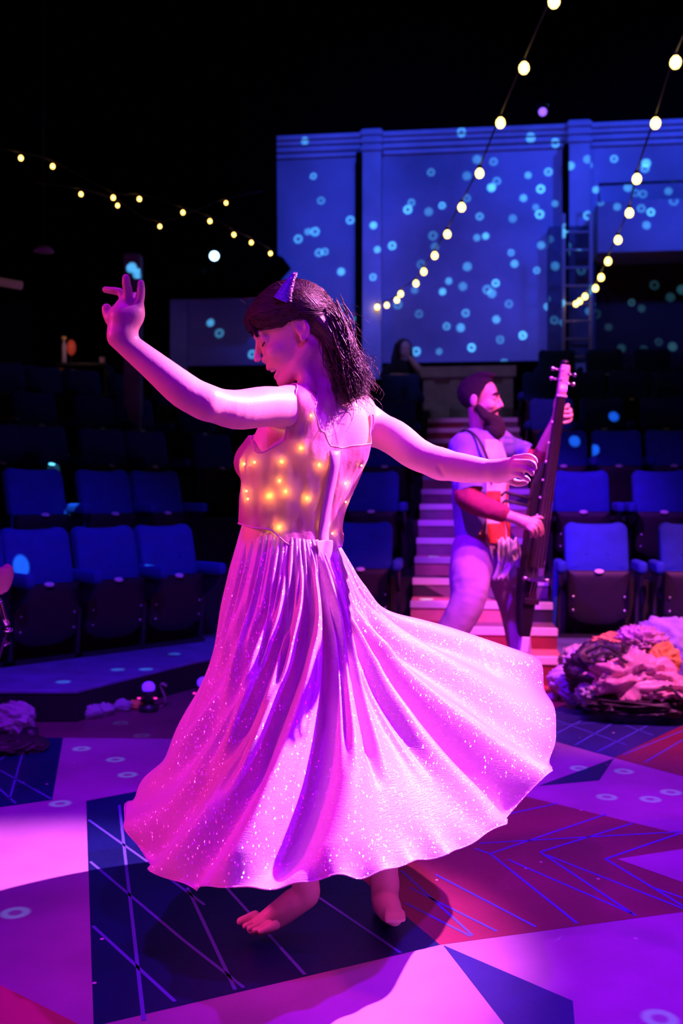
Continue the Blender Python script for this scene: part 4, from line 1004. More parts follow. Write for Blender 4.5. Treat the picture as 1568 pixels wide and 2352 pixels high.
def man_trunk(P, grow=0.0): P.loft([(z, cx, cy, a+grow, b_+grow, MT) for z, cx, cy, a, b_ in MS], 0.02)
RS_, LS_ = at(1062, 1028, 5.27), at(1146, 1018, 5.58)
RE_, LE_ = at(1072, 1142, 5.17), at(1236, 1062, 5.52)
RW_, LW_ = at(1186, 1192, 5.10), at(1279, 962, 5.36)
hips = [(at(1086, 1262, 5.33), at(1072, 1385, 5.22), at(988, 1545, 5.20)), (at(1150, 1262, 5.50), at(1180, 1400, 5.45), at(1204, 1568, 5.42))]
lo, hi = at(960, 860, 5.7), at(1330, 1625, 5.0)
fm = Field((0.38, 4.92, -0.01), (1.30, 5.78, 1.78), 0.0058)
man_trunk(fm, -0.015)
fm.chain([RS_, at(1066, 1085, 5.22), RE_], [0.055, 0.048, 0.042], 0.02); fm.chain([RE_, at(1118, 1168, 5.14), RW_], [0.042, 0.041, 0.027], 0.01)
fm.chain([LS_, at(1190, 1038, 5.56), LE_], [0.055, 0.048, 0.042], 0.02); fm.chain([LE_, at(1256, 1015, 5.44), LW_], [0.042, 0.040, 0.027], 0.01)
for h_, k_, a_ in hips: fm.chain([h_, k_, a_], [0.085, 0.055, 0.04], 0.02)
fm.chain([hips[0][2], at(990, 1590, 5.2), at(1010, 1612, 5.14)], [0.04, 0.045, 0.035], 0.01); fm.chain([hips[1][2], at(1208, 1594, 5.40), at(1226, 1606, 5.34)], [0.036, 0.04, 0.032], 0.01)
hc = at(1102, 922, 5.40)
fm.chain([at(1098, 1012, 5.43), at(1099, 985, 5.42), hc+Vector((-0.012, 0, -0.05))], [0.058, 0.049, 0.052], 0.03)
hq, HRm = head(fm, hc, (0.93, -0.34, -0.02), (0.34, 0.93, 0), 1.08)
# plucking hand
fm.chain([RW_, at(1205, 1200, 5.10), at(1220, 1203, 5.10)], [0.027, 0.036, 0.030], 0.012)
for k_, pts in enumerate(([(1214, 1196, 5.09), (1236, 1197, 5.10), (1244, 1212, 5.12), (1246, 1226, 5.14)], [(1213, 1201, 5.08), (1232, 1204, 5.08), (1240, 1218, 5.10), (1241, 1230, 5.12)],
             [(1211, 1206, 5.08), (1226, 1212, 5.07), (1231, 1224, 5.09), (1229, 1234, 5.11)], [(1209, 1210, 5.08), (1219, 1218, 5.07), (1222, 1228, 5.09), (1219, 1234, 5.10)], [(1202, 1198, 5.13), (1222, 1192, 5.16), (1236, 1188, 5.19), (1246, 1190, 5.20)])):
    fm.chain([at(*p) for p in pts], [0.012, 0.011, 0.010, 0.008], 0.004)
# fretting hand: the fingers come round the neck, thumb behind it
fm.chain([LW_, at(1288, 948, 5.33)], [0.028, 0.032], 0.012)
for pts in ([(1287, 940, 5.33), (1303, 931, 5.28), (1301, 935, 5.22), (1289, 938, 5.19)], [(1288, 945, 5.33), (1308, 941, 5.28), (1306, 946, 5.22), (1287, 947, 5.185)], [(1289, 951, 5.33), (1310, 951, 5.28), (1308, 956, 5.22), (1293, 957, 5.19)], [(1289, 957, 5.33), (1309, 960, 5.29), (1305, 968, 5.23), (1294, 971, 5.20)], [(1280, 950, 5.34), (1275, 935, 5.31), (1276, 922, 5.27), (1277, 917, 5.26)]):
    fm.chain([at(*p) for p in pts], [0.013, 0.0115, 0.0105, 0.0085], 0.004)
V, Q = fm.surf(); np_obj('body', relax(V, Q, 1), Q, M_SKIN2, man)
def wrinkle(V, amp, sc, ref):
    d = V-ref; d /= np.linalg.norm(d, axis=1)[:, None]+1e-9
    n_ = np.array([noise.noise(Vector((p[0]*sc, p[1]*sc, p[2]*sc*0.6)))+0.5*noise.noise(Vector((p[0]*sc*2.3+5, p[1]*sc*2.3, p[2]*sc*1.2))) for p in V])
    return V+d*(n_*amp)[:, None]
# tee, its hem hanging free
ft = Field((0.48, 5.0, 0.76), (1.20, 5.78, 1.50), 0.008)
man_trunk(ft, 0.012)
ft.chain([RS_, at(1066, 1085, 5.22), at(1076, 1132, 5.18)], [0.072, 0.074, 0.078], 0.03); ft.chain([LS_, at(1190, 1038, 5.56), at(1222, 1055, 5.525)], [0.072, 0.068, 0.066], 0.03)
ft.cone(at(1098, 996, 5.40), RS_, 0.050, 0.058, 0.03); ft.cone(at(1100, 996, 5.46), LS_, 0.050, 0.058, 0.03)
V, Q = ft.surf(); V = wrinkle(V, 0.010, 13, np.array(at(1104, 1130, BY)))
zt = Zp(1252, BY)
def g_tee(V):
    e1 = (V-np.array(at(1078, 1128, 5.18)))@np.array((at(1078, 1128, 5.18)-at(1066, 1080, 5.22)).normalized())
    e1 = np.where(np.linalg.norm(V-np.array(at(1076, 1132, 5.18)), axis=1) < 0.11, e1, -1)
    e2 = (V-np.array(at(1208, 1049, 5.54)))@np.array((LE_-LS_).normalized())
    nk = 0.070-np.linalg.norm((V-np.array(at(1104, 990, 5.41)))*np.array((1, 1, 1.0)), axis=1)
    return np.maximum.reduce([zt-V[:, 2], e1, e2, nk])
V, T = clip_surface(V, Q, g_tee); tee = np_obj('tee_shirt', V, T, M_TEE, man)
so = tee.modifiers.new('s', 'SOLIDIFY'); so.thickness = 0.006
# burgundy sleeves
for nm, pts, rr, cut in (('sleeve', [at(1067, 1088, 5.215), at(1072, 1115, 5.19), RE_, at(1110, 1163, 5.15), at(1150, 1178, 5.12)], [0.054, 0.060, 0.062, 0.056, 0.048], None), ('sleeve', [at(1195, 1042, 5.55), LE_+Vector((-.01, 0, 0)), at(1247, 1040, 5.48)], [0.054, 0.058, 0.050], None)):
    fs_ = Field(np.min([list(p) for p in pts], 0)-0.08, np.max([list(p) for p in pts], 0)+0.08, 0.007); fs_.chain(pts, rr, 0.01)
    V, Q = fs_.surf(); V = wrinkle(V, 0.006, 22, np.mean([list(p) for p in pts], 0)); np_obj(nm, V, Q, M_BURG, man)
fu_ = Field((0.48, 5.0, 0.70), (1.20, 5.78, 1.0), 0.008); man_trunk(fu_, 0.004); V, Q = fu_.surf(); V = wrinkle(V, 0.006, 16, np.array(at(1104, 1200, BY))); V, T = clip_surface(V, Q, lambda V: np.maximum(Zp(1264, BY)-V[:, 2], V[:, 2]-Zp(1225, BY))); np_obj('undershirt', V, T, M_BURG, man)
# open vest front: pale print with red panels
fv = Field((0.48, 5.0, 0.76), (1.20, 5.78, 1.50), 0.009); man_trunk(fv, 0.019); Vv, Qv = fv.surf(); Vv = wrinkle(Vv, 0.009, 13, np.array(at(1104, 1130, BY)))
mf = Vector((math.sin(MT), -math.cos(MT), 0)); mr = Vector((-math.cos(MT), -math.sin(MT), 0))
def g_front(a0, a1, z0, z1):
    def g(V):
        d = V-np.array(at(1103, 1100, BY)); al = np.degrees(np.arctan2(d@np.array(mr), d@np.array(mf)))
        return np.maximum.reduce([(np.abs(al-(a0+a1)/2)-(a1-a0)/2)*0.003, z0-V[:, 2], V[:, 2]-z1])
    return g
V, T = clip_surface(Vv, Qv, g_front(-22, 60, Zp(1246, BY), Zp(1012, BY))); vest = np_obj('vest', V, T, M_VEST, man); so = vest.modifiers.new('s', 'SOLIDIFY'); so.thickness = 0.004
fv.a -= 0.004; V, Q = fv.surf(); V = wrinkle(V, 0.009, 13, np.array(at(1104, 1130, BY)))
for a0, a1, p0, p1 in ((28, 60, 1178, 1128), (-18, 6, 1240, 1195), (14, 58, 1244, 1200), (-4, 8, 1190, 1110), (8, 30, 1200, 1160)):
    V2, T2 = clip_surface(V, Q, g_front(a0, a1, Zp(p0, BY), Zp(p1, BY))); np_obj('red_panel', V2, T2, M_REDC, vest)
# strap across the chest
b = MB(); b.tube(catmull([at(1046, 1004, 5.36), at(1070, 988, 5.29), at(1098, 1008, 5.225), at(1122, 1060, 5.21), at(1136, 1100, 5.23)], 6), 0.011, 8, flat=0.5); b.build('strap', M_STRAP, man, world=True)
# trousers
fp = Field((0.36, 4.95, 0.02), (1.20, 5.75, 0.95), 0.0085)
fp.loft([(Zp(1330, BY), X(1118, BY), 5.42, 0.15, 0.12, MT), (Zp(1270, BY), X(1114, BY), 5.42, 0.178, 0.140, MT), (Zp(1235, BY), X(1112, BY), 5.42, 0.165, 0.128, MT)], 0.02)
for (h_, k_, a_), rr in zip(hips, ([0.112, 0.092, 0.070], [0.105, 0.078, 0.050])): fp.chain([h_, (h_+k_)/2, k_, (k_+a_)/2, a_], [rr[0], (rr[0]+rr[1])/2+0.008, rr[1], (rr[1]+rr[2])/2, rr[2]], 0.02)
V, Q = fp.surf(); V = wrinkle(V, 0.007, 12, np.array(at(1115, 1330, 5.42))); np_obj('trousers', V, Q, M_TROU, man)
# shoes
for pts in ([at(985, 1594, 5.22), at(1005, 1606, 5.14), at(1022, 1612, 5.08)], [at(1206, 1594, 5.43), at(1220, 1603, 5.36), at(1231, 1607, 5.29)]):
    fs_ = Field(np.min([list(p) for p in pts], 0)-0.09, np.max([list(p) for p in pts], 0)+0.09, 0.007); fs_.chain(pts, [0.052, 0.047, 0.040], 0.01)
    fs_.cone(pts[0]+Vector((0, 0, 0.07)), pts[0], 0.045, 0.05, 0.02); fs_.ell((pts[1].x, pts[1].y, -0.20), (0.4, 0.4, 0.204), None, 0.004, 'sub'); V, Q = fs_.surf(); np_obj('shoe', V, Q, M_SHOE, man)
# white cloth hanging from the waist
b = MB(); rows = []
for i in range(24):
    t = i/23; rows.append([at(1140+44*j/13+8*t*math.sin(4*t), 1238+92*t+5*math.sin(j*1.3), 5.25-0.02*math.sin(j*1.9+2.6*t)-0.01*math.sin(7*t+j)) if t < 0.55 else at(1142+40*j/13*(1.25-t*0.6)+8*t*math.sin(4*t)-10*(t-0.55), 1238+92*t+5*math.sin(j*1.3), 5.25-0.02*math.sin(j*1.9+2.6*t)) for j in range(14)])
b.grid(rows); sc_ = b.build('waist_cloth', mat('cloth_white', (0.80, 0.74, 0.80), 0.8, var=0.35, vscale=22), man, world=True); so = sc_.modifiers.new('s', 'SOLIDIFY'); so.thickness = 0.004
# beard, hair, brows
fb_ = Field(np.array(hc)-0.22, np.array(hc)+0.2, 0.0045)
fb_.chain([hq(0.005, 0.066, -0.035), hq(0.04, 0.055, -0.075), hq(0.075, 0.02, -0.095), hq(0.075, -0.02, -0.095), hq(0.04, -0.055, -0.075), hq(0.005, -0.066, -0.035)], [0.018, 0.028, 0.032, 0.032, 0.028, 0.018], 0.02)
fb_.ell(hq(0.070, 0, -0.130), (0.056, 0.056, 0.060), HRm, 0.02); fb_.ell(hq(0.095, 0, -0.145), (0.035, 0.04, 0.045), HRm, 0.03); fb_.chain([hq(0.07, 0.036, -0.058), hq(0.094, 0.008, -0.044), hq(0.094, -0.008, -0.044), hq(0.07, -0.036, -0.058)], [0.010, 0.009, 0.009, 0.010], 0.01)
fb_.ell(hq(0.100, 0, -0.064), (0.016, 0.022, 0.009), HRm, 0.004, 'sub')
V, Q = fb_.surf(); V = V+np.array([noise.noise_vector(Vector(p)*70) for p in V])*0.003; np_obj('beard', V, Q, M_BEARD, man)
fb_ = Field(np.array(hc)-0.22, np.array(hc)+0.2, 0.0045)
fb_.ell(hq(-0.014, 0, 0.044), (0.111, 0.089, 0.098), HRm, 0.01); fb_.ell(hq(0.02, 0, 0.128), (0.062, 0.05, 0.022), HRm, 0.02)
V, Q = fb_.surf()
def g_mh(V):
    q = (V-np.array(hc))@HRm.T/1.08
    return np.interp(q[:, 0], [-0.2, -0.06, -0.03, 0.0, 0.02, 0.05, 0.065, 0.12], [-0.13, -0.115, -0.05, -0.02, 0.03, 0.088, 0.104, 0.112])-q[:, 2]
V, T = clip_surface(V, Q, g_mh); V = V+np.array([noise.noise_vector(Vector(p)*55) for p in V])*0.0025; np_obj('hair', V, T, M_BEARD, man)
for sd in (-1, 1): b = MB(); b.tube([hq(0.098, sd*0.012, 0.034), hq(0.094, sd*0.032, 0.040), hq(0.080, sd*0.05, 0.034)], 0.0045, 6); b.build('eyebrow', M_BEARD, man, world=True)

# ------------------------------------------------------------------ upright electric bass
M_EBONY = mat('ebony', (0.022, 0.012, 0.018), 0.45, var=0.3, vscale=30)
M_BODYW = mat('bass_body_black', (0.008, 0.006, 0.010), 0.45)
M_MAPLE = mat('headstock_maple', (0.55, 0.36, 0.32), 0.4, var=0.2, vscale=20)
M_CHROME = mat('chrome', (0.8, 0.78, 0.82), 0.18, metal=1.0)
PT, PB = at(1298, 838, 5.17), at(1200, 1498, 5.30)
ba = (PB-PT).normalized(); bn = Vector((0.25, -1, 0)); bn = (bn-ba*bn.dot(ba)).normalized(); bs_ = ba.cross(bn).normalized()
if bs_.x < 0: bs_ = -bs_
BL = (PB-PT).length
BM = Matrix((tuple(bs_)+(0,), tuple(-bn)+(0,), tuple(-ba)+(0,), (0, 0, 0, 1))).transposed(); BM.translation = PT    # local x right, y away, z up the neck (0 at its head)
def bz(py): return -BL*(py-838)/660.0
bass = empty('upright_electric_bass', (PB.x, PB.y, 0)); tag(bass, 'slim black upright electric bass held tilted by the bearded man', 'double bass')
def Bp(x, y, z): return BM @ Vector((x, y, z))
b = MB()
def taper(b, secs):
    """sections (z, half width, y front, y back, x shift)"""
    P = [[Bp(xs-hw, yf, z), Bp(xs-hw*0.6, yf-0.008, z), Bp(xs+hw*0.6, yf-0.008, z), Bp(xs+hw, yf, z), Bp(xs+hw*0.7, yb, z), Bp(xs-hw*0.7, yb, z)] for z, hw, yf, yb, xs in secs]
    b.grid(P, closed_u=True); n = 6; k = len(P); o_ = len(b.v)-n*k
    b.f += [tuple(o_+i for i in range(n-1, -1, -1)), tuple(o_+(k-1)*n+i for i in range(n))]; b.mi += [0, 0]
taper(b, [(bz(908), 0.026, -0.012, 0.012, 0), (bz(1150), 0.034, -0.014, 0.012, 0), (bz(1300), 0.042, -0.014, 0.010, 0)]); b.build('fingerboard', M_EBONY, bass, world=True, smooth=False, bevel=0.004)
b = MB(); taper(b, [(bz(905), 0.020, 0.010, 0.034, 0), (bz(1080), 0.024, 0.010, 0.040, 0)]); b.build('neck', M_MAPLE, bass, world=True, smooth=False, bevel=0.006)
b = MB(); taper(b, [(bz(1060), 0.030, 0.012, 0.05, -0.01), (bz(1110), 0.046, 0.012, 0.075, -0.03), (bz(1200), 0.044, 0.012, 0.085, -0.03), (bz(1290), 0.046, 0.004, 0.085, -0.022), (bz(1370), 0.050, 0.0, 0.085, -0.014), (bz(1440), 0.040, 0.0, 0.07, -0.005), (bz(1462), 0.032, 0.0, 0.055, 0)])
b.build('bass_body', M_BODYW, bass, world=True, smooth=False, bevel=0.008)
b = MB(); taper(b, [(bz(838), 0.024, -0.008, 0.022, 0), (bz(850), 0.028, -0.010, 0.022, 0), (bz(880), 0.027, -0.008, 0.024, 0), (bz(908), 0.024, -0.012, 0.024, 0)]); hs = b.build('headstock', M_MAPLE, bass, world=True, smooth=False, bevel=0.005)
b = MB(); b.box(Bp(0, -0.004, bz(842)), (0.030, 0.006, 0.026), BM.to_3x3()); b.ball(Bp(0, 0.012, bz(834)), (0.024, 0.03, 0.018), 12, 8); b.build('scroll', M_BODYW, hs, world=True)
for i, (sd, p) in enumerate(((-1, 850), (-1, 872), (1, 857), (1, 878))):
    b = MB(); b.tube([Bp(sd*0.02, 0.004, bz(p)), Bp(sd*0.058, 0.004, bz(p))], 0.006, 8); b.ball(Bp(sd*0.064, 0.004, bz(p)), (0.012, 0.006, 0.011), 10, 6); b.tube([Bp(sd*0.016, -0.018, bz(p)), Bp(sd*0.016, 0.01, bz(p))], 0.007, 8); b.build('tuning_peg', M_CHROME, hs, world=True)
b = MB(); b.box(Bp(0, -0.014, bz(908)), (0.052, 0.012, 0.012), BM.to_3x3()); b.build('nut', M_PLATE, bass, world=True)
for i in range(4):
    x = (i-1.5); b = MB(); b.tube([Bp(x*0.011, -0.024, bz(880)), Bp(x*0.012, -0.023, bz(908)), Bp(x*0.019, -0.052, bz(1325)), Bp(x*0.012, -0.018, bz(1385))], 0.0016, 5); b.build('string', M_CHROME, bass, world=True)
b = MB(); b.prism([(-0.05, -0.010), (0.05, -0.010), (0.046, 0.006), (0.03, 0.010), (-0.03, 0.010), (-0.046, 0.006)], -0.052, 0.004, BM @ Matrix.Translation((0, 0, bz(1325)))); br = b.build('bridge', M_CHROME, bass, world=True, smooth=False, bevel=0.002)
for sd in (-1, 1): b = MB(); b.tube([Bp(sd*0.062, -0.03, bz(1325)), Bp(sd*0.05, -0.03, bz(1325))], 0.009, 8); b.ball(Bp(sd*0.066, -0.03, bz(1325)), 0.012, 10, 6); b.build('bridge_screw', M_CHROME, br, world=True)
b = MB(); b.box(Bp(0, -0.012, bz(1378)), (0.085, 0.02, 0.03), BM.to_3x3()); b.build('tailpiece', M_EBONY, bass, world=True, smooth=False, bevel=0.003)
for i, p in enumerate((968, 1015, 1058, 1100, 1140, 1180)): b = MB(); b.ball(Bp(-0.028-0.006*i/5, -0.004, bz(p)), 0.006, 8, 6); b.build('position_dot', M_PLATE, bass, world=True)
b = MB(); b.box(Bp(0.004, 0.012, bz(1480)), (0.044, 0.04, 0.085), BM.to_3x3()); b.build('endpin_block', M_PLATE, bass, world=True, smooth=False, bevel=0.005)
ep = Bp(0.004, 0.012, bz(1490)); ex = ep+ba*(ep.z/-ba.z)
b = MB(); b.tube([ep, ex], 0.008, 10); b.build('endpin', M_CHROME, bass, world=True)
for p0, p1 in ((1146, 1130), (1163, 1150)):
    a0 = Bp(-0.075, 0.03, bz(p0)); a1 = at(1160, p1, 5.235)
    b = MB(); b.tube([a0, a1, a1+Vector((-0.02, 0.01, -0.02))], 0.008, 8); b.build('body_rest', M_STRAP, bass, world=True)

# ------------------------------------------------------------------ woman watching from the back row
fw_ = Field((0.36, 11.0, 1.6), (1.30, 12.3, 2.95), 0.014)
AY = 11.9; wn = empty('person', (X(925, AY), AY, 1.9)); tag(wn, 'dark-haired woman in black sitting high at the back with a hand to her mouth', 'person')
ac = at(928, 806, AY)
fw_.chain([at(925, 900, AY+.05), at(925, 862, AY+.02), at(927, 838, AY)], [0.15, 0.16, 0.07], 0.04); fw_.cone(at(927, 838, AY), ac+Vector((0, 0.02, -0.05)), 0.055, 0.055, 0.03)
head(fw_, ac, (0.25, -0.96, -0.1), (0.96, 0.25, 0), 1.05)
fw_.chain([at(895, 852, AY), at(882, 872, AY-.15), at(905, 866, AY-.32), at(940, 866, AY-.36)], [0.06, 0.05, 0.045, 0.035], 0.03)
fw_.chain([at(955, 852, AY), at(974, 868, AY-.18), at(958, 845, AY-.26), at(946, 828, AY-.22), at(941, 822, AY-.16)], [0.06, 0.05, 0.042, 0.034, 0.03], 0.03)
for i in range(4): fw_.cone(at(944-i*2, 826-i*2.5, AY-.19), at(934-i*1, 818-i*1.5, AY-.15), 0.014, 0.011, 0.006)
fw_.chain([at(900, 905, AY), at(890, 925, AY-.35)], [0.09, 0.08], 0.03); fw_.chain([at(950, 905, AY), at(955, 925, AY-.35)], [0.09, 0.08], 0.03)
V, Q = fw_.surf(); np_obj('body', V, Q, M_SKIN2, wn)
M_BLACKC = mat('clothes_black', (0.012, 0.01, 0.016), 0.85, var=0.3, vscale=8)
f2 = Field((0.36, 11.0, 1.6), (1.30, 12.3, 2.95), 0.016)
f2.chain([at(925, 905, AY+.05), at(925, 862, AY+.02), at(926, 843, AY+.02)], [0.175, 0.185, 0.09], 0.04); f2.cone(at(895, 851, AY), at(886, 864, AY-.09), 0.085, 0.075, 0.04); f2.cone(at(955, 851, AY), at(968, 862, AY-.10), 0.085, 0.075, 0.04)
f2.chain([at(900, 905, AY), at(890, 925, AY-.36)], [0.11, 0.10], 0.03); f2.chain([at(950, 905, AY), at(955, 925, AY-.36)], [0.11, 0.10], 0.03)
V, Q = f2.surf(); np_obj('top', wrinkle(V, 0.012, 9, np.array(at(925, 870, AY))), Q, M_BLACKC, wn)
f2 = Field(np.array(ac)-0.35, np.array(ac)+0.3, 0.012)
f2.ell(ac+Vector((-0.01, 0.03, 0.05)), (0.105, 0.105, 0.105), None, 0.02); f2.chain([ac+Vector((-0.07, 0.02, 0.02)), ac+Vector((-0.10, 0.03, -0.10)), ac+Vector((-0.10, 0.05, -0.2))], [0.055, 0.06, 0.05], 0.03); f2.chain([ac+Vector((0.06, 0.06, 0.02)), ac+Vector((0.07, 0.08, -0.10)), ac+Vector((0.06, 0.08, -0.18))], [0.045, 0.05, 0.04], 0.03)
f2.ell(ac+Vector((0.03, -0.10, -0.01)), (0.075, 0.075, 0.09), None, 0.015, 'sub')
V, Q = f2.surf(); np_obj('hair', wrinkle(V, 0.006, 30, np.array(ac)), Q, M_HAIR, wn)

# ------------------------------------------------------------------ festoon strings
M_CABLE = mat('cable_black', (0.02, 0.014, 0.012), 0.6)
M_WARM = mat('festoon_bulb', (1.0, 0.8, 0.5), 0.3, emit=(1.0, 0.66, 0.17), estr=5.0)
M_WARM2 = mat('small_warm_bulb', (1.0, 0.7, 0.3), 0.3, emit=(1.0, 0.55, 0.12), estr=7.0)
def festoon(label, pts, r, m, group, cap=True, ext0=None, ext1=None, drop=0.05):
    P = [Vector(p) for p in pts]; root = empty('string_light', P[0]); tag(root, label, 'string light', group)
    line_ = ([ext0] if ext0 else [])+[p+Vector((0, 0, drop)) for p in P]+([ext1] if ext1 else [])
    b = MB(); b.tube(catmull(line_, 4), 0.006, 5); b.build('cable', M_CABLE, root, world=True)
    for p in P:
        b = MB(); b.lathe([(0.002, -1.15*r), (0.55*r, -1.0*r), (0.92*r, -0.5*r), (1.0*r, 0.0), (0.85*r, 0.55*r), (0.5*r, 0.95*r), (0.4*r, 1.1*r)], 12, Matrix.Translation(p)); bb = b.build('bulb', m, root, world=True)
        if cap: b = MB(); b.lathe([(0.42*r, 1.0*r), (0.48*r, 1.1*r), (0.48*r, 1.8*r), (0.25*r, 2.0*r)], 10, Matrix.Translation(p)); b.build('socket', M_CABLE, bb, world=True)
s1 = [(866, 705), (888, 701), (911, 689), (920, 675), (955, 651), (973, 624), (998, 587), (1027, 538), (1060, 476), (1101, 398), (1149, 282), (1203, 156), (1272, 3)]
festoon('string of round warm bulbs running from the first pilaster up over the stage', [at(x, y, 12.75-0.66*i) for i, (x, y) in enumerate(s1)], 0.030, M_WARM, 'festoon strings over the stage', ext0=at(862, 704, 12.85), ext1=at(1350, -160, 4.2))
s2 = [(1311, 700), (1322, 698), (1331, 692), (1343, 681), (1367, 662), (1380, 637), (1396, 600), (1419, 551), (1445, 489), (1462, 411), (1505, 283), (1551, 143)]
festoon('string of round warm bulbs running from behind the ladder up over the right side', [at(x, y, 12.55-0.66*i) for i, (x, y) in enumerate(s2)], 0.031, M_WARM, 'festoon strings over the stage', ext0=at(1304, 702, 12.65), ext1=at(1620, -20, 4.6))
s3 = [(48, 363), (121, 382), (260, 454), (320, 457), (420, 488), (482, 508), (537, 539), (577, 557), (621, 582)]
festoon('string of small amber bulbs sloping down the dark upper left, ending at the gallery corner', [at(x, y, 9.2+0.32*i) for i, (x, y) in enumerate(s3)], 0.020, M_WARM2, 'small strings on the upper left', ext0=at(-120, 310, 8.6))
s4 = [(186, 446), (270, 472), (367, 520), (519, 466)]
festoon('short string of four small amber bulbs hanging below the longer one', [at(x, y, 9.6+0.5*i) for i, (x, y) in enumerate(s4)], 0.018, M_WARM2, 'small strings on the upper left', ext0=at(80, 420, 9.2), ext1=at(600, 440, 11.6))

# ------------------------------------------------------------------ stage lamps, ladder, railing
def lamp(p, aim, r, col, estr, label):
    root = empty('stage_lamp', p); tag(root, label, 'stage light', 'stage lamps')
    q_ = (Vector(aim)-Vector(p)).to_track_quat('Z', 'Y').to_matrix().to_4x4()
    b = MB(); b.lathe([(0.3*r, -4.2*r), (0.9*r, -4.0*r), (1.15*r, -2.5*r), (1.2*r, -0.2*r), (1.28*r, 0.12*r), (1.08*r, 0.12*r), (1.05*r, -0.1*r)], 20, q_); b.build('lamp_housing', M_FRAME, root)
    b = MB(); b.lathe([(1.04*r, -0.06*r), (0.9*r, 0.06*r), (0.4*r, 0.16*r), (0.01, 0.18*r)], 20, q_); b.build('lens', mat('lens_'+label[:12].replace(' ', '_'), (0.6, 0.7, 1), 0.2, emit=col, estr=estr), root)
    b = MB(); b.tube([(-1.4*r, 0, 0), (-1.4*r, 0, 1.9*r), (1.4*r, 0, 1.9*r), (1.4*r, 0, 0)], 0.12*r, 6); b.build('yoke', M_FRAME, root); b = MB(); b.tube([(0, 0, 1.9*r), (0, 0, 8.05-p[2])], 0.2*r, 6); b.build('hanging_pipe', M_DARK, root)
lamp(at(492, 588, 10.2), (0.2, 2, 1), 0.046, (0.35, 0.72, 1.0), 7, 'blue-white stage lamp shining from the dark gallery on the left')
lamp(at(1246, 257, 11.5), (0.8, 2, 1.0), 0.045, (0.30, 0.10, 0.95), 1.6, 'dim violet stage lamp high above the back wall')
p = at(100, 578, 8.5); b = MB(); b.lathe([(0.01, 0.05), (0.05, 0.045), (0.085, 0.01), (0.088, 0.0), (0.075, -0.004), (0.01, -0.004)], 24, Matrix.Translation(p)); o = empty('pendant_lamp', p); b.build('lamp_shade', mat('shade_grey_pink', (0.7, 0.45, 0.52), 0.6), o, world=True)
b = MB(); b.tube([p+Vector((0, 0, 0.05)), p+Vector((0, 0, 4.4))], 0.006, 6); b.build('cord', M_CABLE, o, world=True); tag(o, 'shallow pendant lamp in the dark upper left', 'lamp')
LY = 12.0; M_ALU = mat('aluminium', (0.60, 0.56, 0.62), 0.5)
lad = empty('ladder', at(1326, 860, LY)); tag(lad, 'tall metal ladder leading up to the gallery on the right', 'ladder')
for x0, x1 in ((1291, 1297), (1354, 1358)):
    b = MB(); b.box((at(x0, 0, LY)+at(x1, 0, LY))/2*0+Vector(((X(x0, LY)+X(x1, LY))/2, LY, (Zp(492, LY)+Zp(900, LY))/2)), (0.035, 0.06, Zp(492, LY)-Zp(900, LY))); b.build('rail', M_ALU, lad, world=True, smooth=False, bevel=0.004)
for i in range(10): b = MB(); z = Zp(533+41*i, LY); b.tube([(X(1292, LY), LY, z), (X(1357, LY), LY, z)], 0.014, 8); b.build('rung', M_ALU, lad, world=True)
gp = rb(u_of(1378, gv-0.05), gv+0.06); b = MB(); zt = Zp(424, gp.y); e = rb(6.4, gv+0.06); rail = empty('railing', (gp.x, gp.y, Zp(462, gp.y))); tag(rail, 'thin black pipe railing on top of the gallery front', 'railing')
b.tube([(gp.x, gp.y, Zp(500, gp.y)), (gp.x, gp.y, zt), (e.x, e.y, zt+0.03)], 0.018, 8); b.build('handrail', M_FRAME, rail, world=True)
for u_ in (4.0, 5.2): q = rb(u_, gv+0.06); b = MB(); b.tube([(q.x, q.y, Zp(462, gp.y)), (q.x, q.y, zt+0.01)], 0.014, 8); b.build('baluster', M_FRAME, rail, world=True)

# ------------------------------------------------------------------ crumpled clothes and scraps
def crumple(name, c, r, m, seed, label, cat, group=None, amp=0.35, f=1.6, fold_=(1, 1, 1), rest=0.0, nu=72, nv=48):
    """a heap of cloth: a rounded mass broken into sharp creases, resting flat on what it lies on"""
    c = Vector(c); off = Vector((seed*3.1, seed*1.7, seed*0.9)); b = MB(); P = []; rot = Matrix.Rotation(seed*1.3, 3, 'Z') @ Matrix.Rotation(seed*0.7, 3, 'Y')
    for i in range(nv+1):
        th = PI*i/nv; row = []
        for j in range(nu):
            a = 2*PI*j/nu; d = Vector((math.sin(th)*math.cos(a), math.sin(th)*math.sin(a), math.cos(th)))
            q = rot @ Vector(d); q = Vector((q.x*0.55*fold_[0], q.y*1.9*fold_[1], q.z*1.2*fold_[2]))*f+off
            q += noise.noise_vector(q*0.8)*0.7
            n1 = (1-abs(noise.noise(q))*1.6)**2; n2 = (1-abs(noise.noise(q*2.1+off))*1.5)**2; n3 = noise.noise(q*5+off)
            k = 1+amp*(0.74*n1+0.30*n2+0.06*n3-0.50)
            p = Vector((d.x*r[0]*k, d.y*r[1]*k, d.z*r[2]*k))+c; p.z = max(p.z, rest+0.004*abs(noise.noise(q*3))); row.append(p)
        P.append(row)
    b.grid(P, closed_u=True); o = b.build(name, m, loc=None); 
    for v in o.data.vertices: v.co -= Vector((c.x, c.y, rest))
    o.location = (c.x, c.y, rest); tag(o, label, cat, group); return o
M_SATIN = mat('satin_pink', (0.80, 0.42, 0.50), 0.38, var=0.15, vscale=5, sheen=0.3); M_ORANGE = mat('cloth_orange', (0.90, 0.48, 0.10), 0.6, var=0.2, vscale=6)
